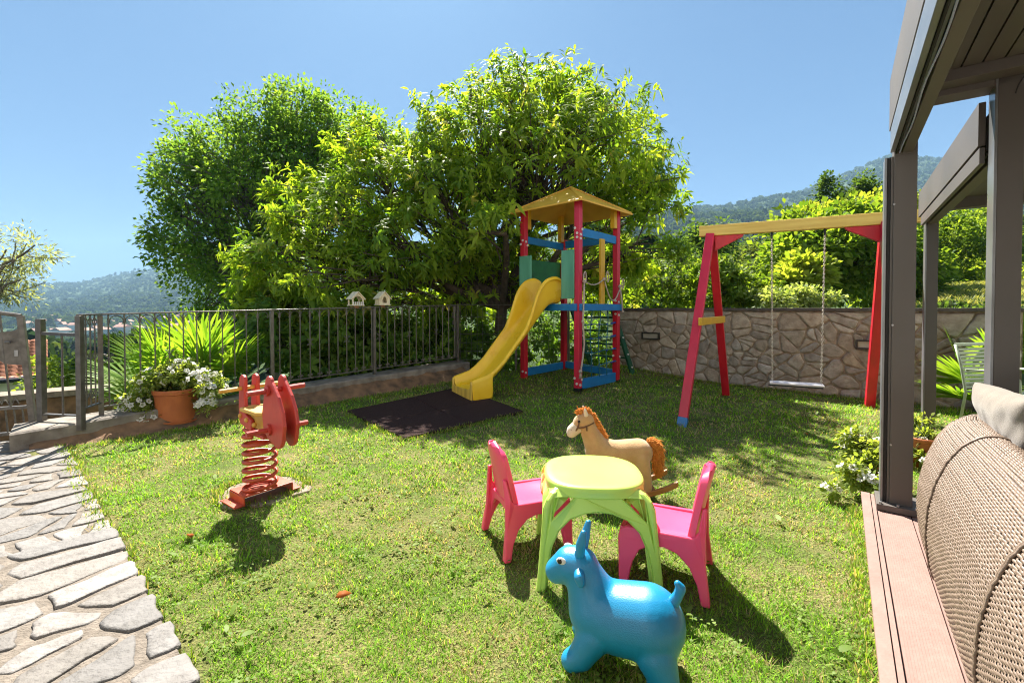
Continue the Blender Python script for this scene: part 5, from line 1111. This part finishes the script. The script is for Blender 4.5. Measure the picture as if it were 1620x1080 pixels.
md_ = np.stack([np.interp(t_, [0, .25, .5, 1], [.5, -.3, -1, -1]), 0 * t_, np.interp(t_, [0, .25, .5, 1], [.7, 1, .5, .3])], 1); fur('mane', mr_, md_, .028, 1500, 1, .008)
t_ = np.linspace(0, 1, 20); tr_ = np.stack([np.interp(t_, [0, .3, 1], [-.235, -.285, -.300]), 0 * t_, np.interp(t_, [0, .25, 1], [.365, .355, .19])], 1); td_ = np.stack([np.interp(t_, [0, .4, 1], [-1, -.5, -.1]), 0 * t_, np.interp(t_, [0, .4, 1], [.2, -.8, -1])], 1); fur('tail', tr_, td_, .048, 2600, 2, .011)
for sy in (-1, 1):
    bm = NB(); P_ = [(x, .033 + .16 * (abs(x) / .40) ** 2.4 * .55) for x in np.linspace(-.40, .40, 25)]
    plate(bm, [[(x, z - .016) for x, z in P_] + [(x, z + .022) for x, z in P_[::-1]]], .024, basis((0, sy * .115, 0), (1, 0, 0), (0, 0, 1))); obj('rocker', bm, M['wood'], hs, bevel=.006)
for x in (-.24, .2):
    bm = NB(); beam(bm, (x, -.12, .07), (x, .12, .07), .035, .018); obj('cross_slat', bm, M['wood'], hs, bevel=.003)

# ================================================================ FLOWERS AND POTS
def flower_pot(label, x, y, r, h, tilt=0, group=None):
    z = float(lawn_z(x, y)); t = thing('flower_pot', label, 'flower pot', (x, y, z), group=group); t.rotation_euler = (0, tilt, 0)
    bm = NB(); lathe(bm, [(r * .93, .03), (r * .92, h * .3), (r * .91, h * .6), (r * .95, h * .86), (r * 1.02, h * .87), (r * 1.03, h * .97), (r * .99, h), (r * .92, h), (r * .88, h * .85), (r * .3, h * .84)], 44); obj('pot', bm, M['terracotta'], t, bevel=.003)
    bm = NB(); lathe(bm, [(r * .9, 0), (r * 1.06, .01), (r * 1.10, .045), (r * 1.06, .048), (r * 1.0, .02), (r * .5, .018)], 40); obj('saucer', bm, M['terracotta'], t)
    bm = NB(); lathe(bm, [(r * .5, h * .8), (r * .91, h * .9), (r * .5, h * .92)], 30); obj('soil', bm, M['bank'], t); return t
def petunia(name, label, blobs, n, nfl, seed, group, cols, base):
    V_, F_, c_, C, Bi = crown_np(blobs, n, 'petleaf', cols, seed, .25); r = np.random.default_rng(seed); base = np.asarray(base, float); t = thing(name, label, 'flowers', tuple(base), group=group)
    mesh_np('foliage', V_ - base, F_, M['leaf'], t, col=c_)
    idx = r.integers(len(C), size=160); A = np.repeat(base[None] + [[0, 0, .02]], len(idx), 0) + r.normal(0, .03, (len(idx), 3)); v, f = segs_np(A - base, C[idx] - base, np.full(len(idx), .0035), np.full(len(idx), .0022), 4); c2 = np.repeat([[.10, .15, .03]], len(v), 0); mesh_np('stems', v, f, M['leaf'], t, col=c2)
    for k in range(nfl):
        c, rad = blobs[r.integers(len(blobs))]; d = r.normal(size=3); d[2] = abs(d[2]) * 1.2; d[1] -= .55; d /= np.linalg.norm(d); p = np.asarray(c) + d * np.asarray(rad) * r.uniform(1.0, 1.25); ax = d + r.normal(0, .3, 3); ax /= np.linalg.norm(ax)
        e1_ = np.cross(ax, [0.3, .2, 1]); e1_ /= np.linalg.norm(e1_); e2_ = np.cross(ax, e1_); R0 = r.uniform(.026, .038); V2, F2 = [p - ax * .018], []; nq = 20
        for ring, (rr, dz) in enumerate(((.25, .0), (.7, .010), (1, .008))):
            for q in range(nq): 
                an = 2 * math.pi * q / nq; lob = 1 - (.14 * (1 + math.cos(an * 5)) if ring == 2 else .04); V2.append(p + (e1_ * math.cos(an) + e2_ * math.sin(an)) * R0 * rr * lob + ax * (dz + .004 * math.sin(an * 5 + k)))
        T3 = [(0, 1 + q, 1 + (q + 1) % nq) for q in range(nq)]; Q4 = [(1 + ring * nq + q, 1 + ring * nq + (q + 1) % nq, 1 + (ring + 1) * nq + (q + 1) % nq, 1 + (ring + 1) * nq + q) for ring in range(2) for q in range(nq)]
        cc = np.array([[.62, .66, .30]] + [[.84, .83, .76]] * nq + [[.92, .91, .89]] * (2 * nq)); mesh_np('flower', np.array(V2) - base, [np.array(T3), np.array(Q4)], M['petal'], t, col=cc, smooth=True)
    return t
LEAFKIND['petleaf'] = dict(k=10, L=(.028, .05), W=.55, droop=.1, R=.05, lance=True, whorl=False)
pp = gnd(280, 668, .03); flower_pot('round terracotta flower pot on a saucer beside the stone kerb', pp.x, pp.y, .215, .38, group='terracotta pots')
def pb_(px, py, Y, r): c = at(px, py, Y); return (np.array(c), np.array([r, r, r * .8]))
PF = ((.17, .25, .05), (.36, .42, .13))
Yp = pp.y
petunia('petunia_plant', 'white petunias spilling over the terracotta pot by the fence', [pb_(285, 592, Yp, .17), pb_(245, 606, Yp - .03, .17), pb_(325, 606, Yp, .16), pb_(228, 636, Yp - .10, .17), pb_(340, 620, Yp - .05, .12), pb_(230, 664, Yp - .16, .15), pb_(290, 585, Yp + .12, .15), pb_(212, 652, Yp - .08, .13), pb_(325, 640, Yp - .12, .08)], 680, 190, 201, 'white petunias', PF, (pp.x, pp.y, .3))
g1_ = at(1392, 780, 3.12); flower_pot('small terracotta pot half hidden behind the pergola post', g1_.x + .05, g1_.y, .11, .22, group='terracotta pots')
g2_ = at(1445, 742, 3.75); flower_pot('terracotta pot behind the front pergola post by the sofa', g2_.x + .08, g2_.y, .12, .24, group='terracotta pots')
petunia('petunia_plant', 'white petunias in the grass left of the front pergola post', [pb_(1372, 735, 3.2, .10), pb_(1355, 715, 3.3, .09), pb_(1385, 712, 3.25, .09), pb_(1345, 745, 3.1, .08), pb_(1380, 765, 3.0, .08), pb_(1350, 692, 3.35, .06), pb_(1315, 775, 3.05, .04)], 320, 46, 202, 'white petunias', PF, (g1_.x + .05, g1_.y, .18))
petunia('petunia_plant', 'leafy flowers growing between pergola post and wicker sofa', [pb_(1456, 700, 3.8, .10), pb_(1445, 720, 3.7, .09), pb_(1462, 670, 3.9, .07)], 90, 4, 203, 'white petunias', PF, (g2_.x + .08, g2_.y, .2))
for px, py, lab, a in ((530, 945, 'curled orange dead leaf on the open middle lawn', .6), (303, 850, 'curled orange dead leaf left of the spring rider shadow', 2.4), (1277, 687, 'flat orange dead leaf in the swing shadow', 1.2)):
    p = gnd(px, py, .03); V_, F_, k = leaves_np(np.array([[0, 0, 0.0]]), np.array([[math.cos(a), math.sin(a), .25]]), np.array([[.5, 0, 1.0]]), np.array([.075]), np.array([.036]), .3, True)
    o = mesh_np('dead_leaf', V_, F_, M['leaf'], None, col=np.repeat([[.45, .16, .04]], len(V_), 0)); o.location = p; q = o.modifiers.new('t', 'SOLIDIFY'); q.thickness = .001; tag(o, lab, 'leaf', 'dead leaves on the lawn')

# ================================================================ BIRDHOUSES ON THE FENCE
def birdhouse(px, py, open_, label):
    d = ray(px, py); tt = (F0[0] * FN[0] + F0[1] * FN[1]) / (d.x * FN[0] + d.y * FN[1]); p = d * tt; a = (p.x - F0[0]) * FD[0] + (p.y - F0[1]) * FD[1]
    c = fpt(a, 0, ftop(a)); t = thing('birdhouse', label, 'birdhouse', c, group='birdhouses'); x3, n3 = Vector((*FD, 0)), Vector((*FN, 0)); w2, h1, h2, dp = .085, .13, .215, .13
    bm = NB(); beam(bm, c + Vector((0, 0, -.01)), c + Vector((0, 0, .028)), .06, .05, side=x3); obj('stand', bm, M['wood'], t, world=True)
    bm = NB(); beam(bm, c - x3 * (w2 + .01) + Vector((0, 0, .034)), c + x3 * (w2 + .01) + Vector((0, 0, .034)), dp + .03, .014); obj('floor', bm, M['birdwood'], t, world=True)
    hole = [(-.035, .06)] + [(.035, .06), (.037, .11)] + [(0, .165), (-.037, .11)] if not open_ else [(-.066, .045), (.066, .045), (.066, .12), (.04, .155), (0, .17), (-.04, .155), (-.066, .12)]
    for sg in (-1, 1):
        bm = NB(); plate(bm, [[(-w2, .041), (w2, .041), (w2, h1), (0, h2), (-w2, h1)], hole], .012, basis(c + n3 * sg * dp / 2, x3, (0, 0, 1))); obj('gable', bm, M['birdwood'], t, world=True)
        bm = NB(); e0, e1_ = c + x3 * sg * (w2 + .022) + Vector((0, 0, h1 - .012)), c + Vector((0, 0, h2 + .012)); beam(bm, e0, e1_, dp + .05, .012, side=n3); obj('roof_board', bm, M['birdwood'], t, world=True)
        if not open_: bm = NB(); beam(bm, c + x3 * sg * (w2 - .004) + Vector((0, 0, .085)) - n3 * (dp / 2 - .008), c + x3 * sg * (w2 - .004) + Vector((0, 0, .085)) + n3 * (dp / 2 - .008), .01, .088); obj('side', bm, M['birdwood'], t, world=True)
    if open_:
        bm = NB()
        for k in range(6): q = c + x3 * (-w2 + .012 + k * .0292) + n3 * (dp / 2 + .012); beam(bm, q + Vector((0, 0, .03)), q + Vector((0, 0, .085)), .016, .008, side=x3)
        obj('picket_rail', bm, M['white_cap'], t, world=True)
birdhouse(563, 484, True, 'open pale wooden bird feeder with picket rail on the fence top'); birdhouse(605, 483, False, 'pale wooden birdhouse with arched hole right of the picket bird feeder')

# ================================================================ DECK, PERGOLA, SOFA
bm = NB(); c = lambda s0, s1, p0, p1, z0, z1: [bm.verts.new(sp(s, p, z)) for z in (z0, z1) for s, p in ((s0, p0), (s1, p0), (s1, p1), (s0, p1))]
def slab(s0, s1, p0, p1, z0, z1):
    v = c(s0, s1, p0, p1, z0, z1); bm.faces.new(v[4:]); bm.faces.new(v[:4][::-1])
    for k in range(4): bm.faces.new((v[k], v[(k + 1) % 4], v[4 + (k + 1) % 4], v[4 + k]))
slab(-3, 3.68, .107, .150, .096, .12); slab(-3, 3.68, .155, .172, .090, .116)
# grooved boards
pn_ = .178
for k in range(26):
    w2 = .145; nr_ = 16; p0 = pn_ + k * (w2 + .006)
    slab(-3, 3.68, p0, p0 + w2, .085, .1155)
    for q in range(nr_): slab(-3, 3.679, p0 + .003 + q * w2 / nr_, p0 + .003 + q * w2 / nr_ + .0070, .1155 - .004, .1162)
tag(obj('deck_boards', bm, M['pink_deck']), kind='structure')
bm = NB(); slab(-3, 3.665, .118, 4.2, -.2, .085); tag(obj('deck_plinth', bm, M['plaster']), kind='structure')

pg = thing('pergola', 'grey aluminium louvred pergola over the pink deck at the right', 'pergola', sp(3.5, .3, .12))
def pbar(name, s0, s1, p0, p1, z0, z1, m_='perg', parent=None, bev=.002):
    global bm
    bm = NB(); slab(s0, s1, p0, p1, z0, z1); return obj(name, bm, M[m_], parent or pg, bevel=bev, world=True)
def post(s, p0, p1, z1):
    o = pbar('post', s, s + .14, p0 + .042, p1, .12, z1)
    if p0 > .5: pbar('edge_strip', s - .004, s + .13, p0 + .030, p0 + .0415, .12, z1, 'pergl', o); return o
    pbar('guide_rail', s + .01, s + .13, p0, p0 + .012, .12, z1, 'pergl', o); pbar('guide_slot', s + .02, s + .12, p0 + .012, p0 + .030, .125, z1, 'slot', o); pbar('guide_rail', s + .01, s + .13, p0 + .030, p0 + .042, .12, z1, 'perg', o)
    return o
po = post(3.45, .19, .335, 2.18); pbar('base_foot', 3.40, 3.64, .172, .37, .12, .155, 'perg', po)
for s_ in (3.415, 3.42):
    for p_ in (.19, .27, .35):
        if s_ == 3.415: bm = NB(); tube(bm, [sp(s_, p_, .154), sp(s_, p_, .166)], .009, 6); obj('base_bolt', bm, M['lead'], po, world=True)
for z_ in (.5, 1.2, 1.9): bm = NB(); tube(bm, [sp(3.449, .235, z_), sp(3.444, .235, z_)], .006, 8); obj('rail_screw', bm, M['lead'], po, world=True)
pbar('post_top', 3.45, 3.59, .232, .335, 2.18, 2.64)
post(3.45, .607, .745, 2.62); post(5.95, .612, .737, 2.42)
# near bay: side beam with fascia, gutter lips and screen box
pbar('fascia', -2.5, 3.57, .215, .238, 2.36, 2.66, 'perg'); pbar('beam_slot', -2.5, 3.44, .240, .246, 2.34, 2.60, 'slot'); pbar('side_beam', -2.5, 3.45, .248, .315, 2.235, 2.60)
pbar('screen_rail', -2.5, 3.45, .214, .236, 2.20, 2.335, 'pergl'); pbar('screen_slot', -2.5, 3.45, .238, .246, 2.19, 2.228, 'slot'); pbar('light_strip', -2.5, 3.45, .250, .262, 2.212, 2.231, 'pergl'); pbar('screen_lip', -2.5, 3.45, .268, .315, 2.19, 2.232, 'perg')
pbar('cross_beam', 3.45, 3.59, .337, 4.0, 2.47, 2.655); pbar('cross_gutter', 3.33, 3.446, .337, 4.0, 2.50, 2.56)
for k in range(40): pbar('louvre', -2.5, 3.32, .33 + k * .080, .33 + k * .080 + .072, 2.555, 2.572, bev=0)
pbar('gap_shade_sheet', -2.5, 3.45, .34, 3.5, 2.61, 2.63, 'slot')  # black sheet added above the louvres so the gaps read as shade
# far bay
pbar('fascia', 3.592, 6.07, .600, .630, 2.20, 2.44); pbar('side_beam', 3.592, 5.948, .645, .745, 2.16, 2.38); pbar('beam_slot', 3.592, 5.948, .632, .643, 2.17, 2.36, 'slot'); pbar('screen_rail', 3.592, 5.948, .606, .629, 2.10, 2.19); pbar('screen_lip', 3.592, 5.948, .655, .72, 2.11, 2.156, 'perg')
pbar('cross_beam', 5.95, 6.07, .747, 4.0, 2.24, 2.42); 
for k in range(20): pbar('louvre', 3.65, 5.94, .75 + k * .15, .75 + k * .15 + .138, 2.335, 2.352, bev=0)
pbar('gap_shade_sheet', 3.60, 5.94, .75, 3.75, 2.385, 2.40, 'slot')  # same black sheet over the far bay, darkening its louvre gaps
bm = NB(); r_ = random.Random(5); tube(bm, [sp(s, .256 + .004 * math.sin(s * 7), 2.186 - .006 * abs(math.sin(s * 4))) for s in np.linspace(-1, 3.4, 40)], .0035, 5); obj('light_cable', bm, M['wire'], pg, world=True)
bm = NB(); tube(bm, [sp(3.32, .75, 2.5), sp(3.30, .72, 2.46), sp(3.30, .69, 2.40), sp(3.3, .68, 2.36)], .003, 5); obj('loose_cable', bm, M['slot'], pg, world=True)

# wicker sofa: a shell swept along an L-shaped path, woven from real strands
sec_pts = np.array([(.0, .125), (-.022, .20), (-.034, .32), (-.028, .44), (-.006, .55), (.03, .65), (.075, .725), (.13, .772), (.185, .782), (.235, .755), (.262, .68), (.27, .55), (.27, .44)])
def spline(P, n):
    d = np.concatenate([[0], np.cumsum(np.linalg.norm(np.diff(P, axis=0), axis=1))]); t = np.linspace(0, d[-1], n); Q = np.stack([np.interp(t, d, P[:, k]) for k in range(P.shape[1])], 1)
    for _ in range(4): Q[1:-1] = (Q[:-2] + 2 * Q[1:-1] + Q[2:]) / 4
    return Q, d[-1]
path = np.array([(1.35, 3.36), (.72, 3.36), (.60, 3.345), (.50, 3.305), (.42, 3.24), (.365, 3.14), (.34, 3.0), (.335, 2.8), (.335, .3)])   # (p, s)
PQ, PLn = spline(path, 940); tg = np.gradient(PQ, axis=0); tg /= np.linalg.norm(tg, axis=1, keepdims=True); inn = np.stack([-tg[:, 1], tg[:, 0]], 1)      # inward normal in (p,s)
if inn[-1, 0] < 0: inn = -inn
SQ, SLn = spline(sec_pts, 132); stg = np.gradient(SQ, axis=0); stg /= np.linalg.norm(stg, axis=1, keepdims=True); sn = np.stack([-stg[:, 1], stg[:, 0]], 1)   # outward in the section
if sn[3, 0] > 0: sn = -sn
def shell(i, o, z):      # i index on the path (array), offset from the path inwards, height
    p = PQ[i, 0] + inn[i, 0] * o; s = PQ[i, 1] + inn[i, 1] * o
    return np.stack([DV[0] * s + DP[0] * p, DV[1] * s + DP[1] * p, z], -1)
sf = thing('wicker_sofa', 'brown woven wicker sofa with rounded back along the deck edge', 'sofa', sp(2.0, .5, .12)); sfb = np.array(sf.location)
# a slow hump: the back is higher in sections
arcl = np.linspace(0, PLn, len(PQ)); hump = 1 + 0 * arcl
I = np.arange(0, len(PQ), 6); gi, gj = np.meshgrid(I, np.arange(0, 132, 3), indexing='ij'); V_ = shell(gi.ravel(), SQ[gj.ravel(), 0] + .006, SQ[gj.ravel(), 1] - .003 * 1.0) - sfb; nj = gj.shape[1]; a_, b_ = np.meshgrid(np.arange(len(I) - 1), np.arange(nj - 1), indexing='ij'); q0 = (a_ * nj + b_).ravel()
bk_ = mesh_np('frame', V_, [np.stack([q0, q0 + nj, q0 + nj + 1, q0 + 1], 1)], M['wickerdark'], sf, smooth=True)
pitch = SLn / 131; VV, FF, nv = [], [], 0; ribp = .0165; ii = np.arange(len(PQ)); rs_ = np.random.default_rng(9)
for j in range(1, 131):
    ph = (j % 2) * math.pi; wv = np.cos(arcl / ribp * math.pi + ph) ; amp = .0021 * np.sign(wv) * np.abs(wv) ** .7 + rs_.normal(0, .00025, len(PQ)); hwid = pitch * (.46 + .03 * rs_.random()); rows_ = []
    sj, nj_ = stg[j], sn[j]; wob_ = .0013 * np.sin(arcl * rs_.uniform(2, 6) + rs_.uniform(0, 6)) + .0006 * np.sin(arcl * rs_.uniform(15, 30) + rs_.uniform(0, 6))
    for (off, lift) in ((-1, -.0012), (-.5, .0008), (.5, .0008), (1, -.0012)):
        o = SQ[j, 0] + sj[0] * (hwid * off + wob_) + nj_[0] * (amp + lift); z = SQ[j, 1] + sj[1] * (hwid * off + wob_) + nj_[1] * (amp + lift); rows_.append(shell(ii, o, z))
    V_ = np.stack(rows_, 1).reshape(-1, 3); n = len(PQ); b = (np.arange(n - 1) * 4)[:, None] + nv; VV.append(V_); nv += len(V_)
    for q in range(3): FF.append(np.hstack([b + q, b + q + 1, b + 5 + q - 0, b + 4 + q]))
mesh_np('weave', np.concatenate(VV) - sfb, [np.concatenate(FF)], M['wicker'], sf, smooth=True)
for s_k in (1.72, 2.62):
    k_ = int(np.argmin(np.abs(PQ[:, 1] - s_k) + 10 * (np.abs(PQ[:, 0] - .335) > .01))); ss3 = np.arange(2, 125)
    for of_ in (-.006, .006):
        kk_ = np.full(len(ss3), k_ + int(of_ / (PLn / 940) )); q_ = shell(kk_, SQ[ss3, 0] + sn[ss3, 0] * (.004 + .002 * np.sin(ss3 * 1.3 + of_ * 500)), SQ[ss3, 1] + sn[ss3, 1] * .004)
        bm = NB(); tube(bm, [Vector(v) for v in q_[::2]], .0045, 6); obj('seam_strand', bm, M['wicker'], sf, smooth=True, world=True)
bm = NB(); slab(.35, 3.0, .66, 1.35, .13, .46); obj('seat_base', bm, M['wickerdark'], sf, bevel=.02, world=True)
bm = NB(); slab(.35, 3.0, .66, 1.33, .465, .56); obj('seat_pad', bm, M['cushion'], sf, bevel=.03, seg=3, world=True)
def cushion(label, c, nx, up, w_, h_, th, m_, seed):
    t_ = 26; V_, F_ = [], []; x3 = Vector(nx).normalized(); z3 = (Vector(up) - x3 * x3.dot(Vector(up))).normalized(); y3 = x3.cross(z3)
    for sg in (1, -1):
        for i in range(t_ + 1):
            for j in range(t_ + 1):
                u_, v_ = 2 * i / t_ - 1, 2 * j / t_ - 1; pinch = 1 - .10 * (1 - abs(u_ * v_)) * (abs(u_) ** 4 + abs(v_) ** 4) / 2; d = (max(0, (1 - u_ ** 4)) * max(0, (1 - v_ ** 4))) ** .55
                wr = .012 * mnoise.noise(Vector((u_ * 2.2 + seed, v_ * 2.2, sg))) + .007 * mnoise.noise(Vector((u_ * 6 + v_ * 3 + seed, v_ * 2, sg * 3)))
                V_.append(x3 * u_ * w_ / 2 * pinch + z3 * v_ * h_ / 2 * pinch + y3 * sg * (th / 2 * d + wr * d ** .5))
    k = t_ + 1
    for sg in range(2):
        for i in range(t_):
            for j in range(t_):
                b = sg * k * k; q = (b + i * k + j, b + (i + 1) * k + j, b + (i + 1) * k + j + 1, b + i * k + j + 1); F_.append(q if sg else q[::-1])
    o = mesh_np('cushion', np.array(V_), [np.array(F_)], M[m_], None, smooth=True); o.location = c; q = o.modifiers.new('w', 'WELD'); q.merge_threshold = .0005; q = o.modifiers.new('s', 'SUBSURF'); q.levels = q.render_levels = 1
    return tag(o, label, 'cushion', 'cushions on the wicker sofa')
cushion('beige cushion slumped over the wicker sofa back', sp(2.82, .615, .765), sp(1, -.03, -.04), sp(.0, -.32, .85), .74, .40, .15, 'cushion', 1)
cushion('pale grey cushion standing behind the beige one on the sofa', sp(3.02, .90, .84), sp(.75, .62, .05), sp(.1, -.15, .9), .52, .46, .14, 'cushiong', 4)
cushion('beige cushion lowest at the right edge of the sofa', sp(2.06, .625, .745), sp(1, .0, .03), sp(0, -.30, .8), .68, .40, .15, 'cushion', 7)

# sage green slatted garden chair behind the pergola
gc_ = at(1594, 640, 4.5); gz_ = 0.02
gch = thing('garden_chair', 'sage green slatted metal garden chair behind the pergola posts', 'chair', (gc_.x + .02, gc_.y, gz_), R(-78))
for sg in (-1, 1):
    bm = NB(); y = sg * .26
    tube(bm, [(-.26, y, 0), (-.20, y, .42), (-.245, y, .70), (-.30, y, .90)], .013, 8); obj('rear_leg', bm, M['sage'], gch, smooth=True)
    bm = NB(); tube(bm, [(.26, y, 0), (.235, y, .42), (.22, y, .60), (.17, y, .655), (.0, y, .665), (-.20, y, .64)], .013, 8); obj('front_leg', bm, M['sage'], gch, smooth=True)
    bm = NB(); beam(bm, (.20, y, .668), (-.20, y, .655), .04, .012); obj('armrest', bm, M['sage'], gch, bevel=.004)
bm = NB()
for k in range(11): z = .47 + .038 * k; beam(bm, (-.212 - .16 * max(0, z - .45), -.26, z), (-.212 - .16 * max(0, z - .45), .26, z), .008, .026)
beam(bm, (-.298, -.26, .90), (-.298, .26, .90), .02, .03); obj('backrest', bm, M['sage'], gch)
bm = NB()
for k in range(11): x = -.19 + .04 * k; beam(bm, (x, -.255, .43), (x, .255, .43), .03, .01)
obj('seat', bm, M['sage'], gch)

# ================================================================ ADDED UNSEEN HOUSE: white walls behind and right of the camera bounce sunlight as fill
vl_ = thing('fill_house', 'unseen white house with dark windows added to bounce sunlight as fill', 'house', sp(-3.2, 1, 0))
bm = NB(); slab(-9, -3.2, -6, 4.3, -.3, 7.6); obj('wall', bm, M['fill_facade'], vl_, world=True)
bm = NB(); slab(-9, 7.5, 4.303, 10, -.3, 7.6); obj('wall', bm, M['fill_facade'], vl_, world=True)
bm = NB(); slab(-9.3, 7.8, 4.0, 10.3, 7.603, 7.8); slab(-9.3, -2.9, -6.3, 3.997, 7.603, 7.8); obj('roof', bm, M['rooftile'], vl_, world=True)
def window(s0, s1, p0, p1, z0, z1, ax):
    global bm
    bm = NB()
    if ax == 's': slab(s0, s0 + .04, p0, p1, z0, z1)
    else: slab(s0, s1, p0 - .04, p0, z0, z1)
    f = obj('window_frame', bm, M['perg'], vl_, bevel=.004, world=True); bm = NB()
    if ax == 's': slab(s0 + .002, s0 + .046, p0 + .07, (p0 + p1) / 2 - .03, z0 + .07, z1 - .07); slab(s0 + .002, s0 + .046, (p0 + p1) / 2 + .03, p1 - .07, z0 + .07, z1 - .07)
    else: slab(s0 + .07, (s0 + s1) / 2 - .03, p0 - .046, p0 - .002, z0 + .07, z1 - .07); slab((s0 + s1) / 2 + .03, s1 - .07, p0 - .046, p0 - .002, z0 + .07, z1 - .07)
    obj('pane', bm, M['glass'], f, world=True)
for z0, z1 in ((.12, 2.3), (3.7, 5.1)):
    for p0 in (-4.6, -1.8, 1.2): window(-3.198, 0, p0, p0 + 1.3, z0, z1, 's')
    for s0 in (-1.6, 1.4, 4.4): window(s0, s0 + 1.4, 4.30, 0, z0, z1, 'p')
# ================================================================ THE AIR: far hills fade to blue
bm = NB(); box(bm, (0, 1750, 240), (9000, 4200, 660)); hz = obj('haze', bm, None); tag(hz, kind='stuff')
m = bpy.data.materials.new('haze_air'); m.use_nodes = True; t = m.node_tree; t.nodes.remove(t.nodes['Principled BSDF'])
pv = t.nodes.new('ShaderNodeVolumePrincipled'); pv.inputs['Color'].default_value = (.45, .72, 1.0, 1); pv.inputs['Density'].default_value = .00018; pv.inputs['Anisotropy'].default_value = 0
t.links.new(pv.outputs[0], t.nodes['Material Output'].inputs['Volume']); hz.data.materials.append(m)
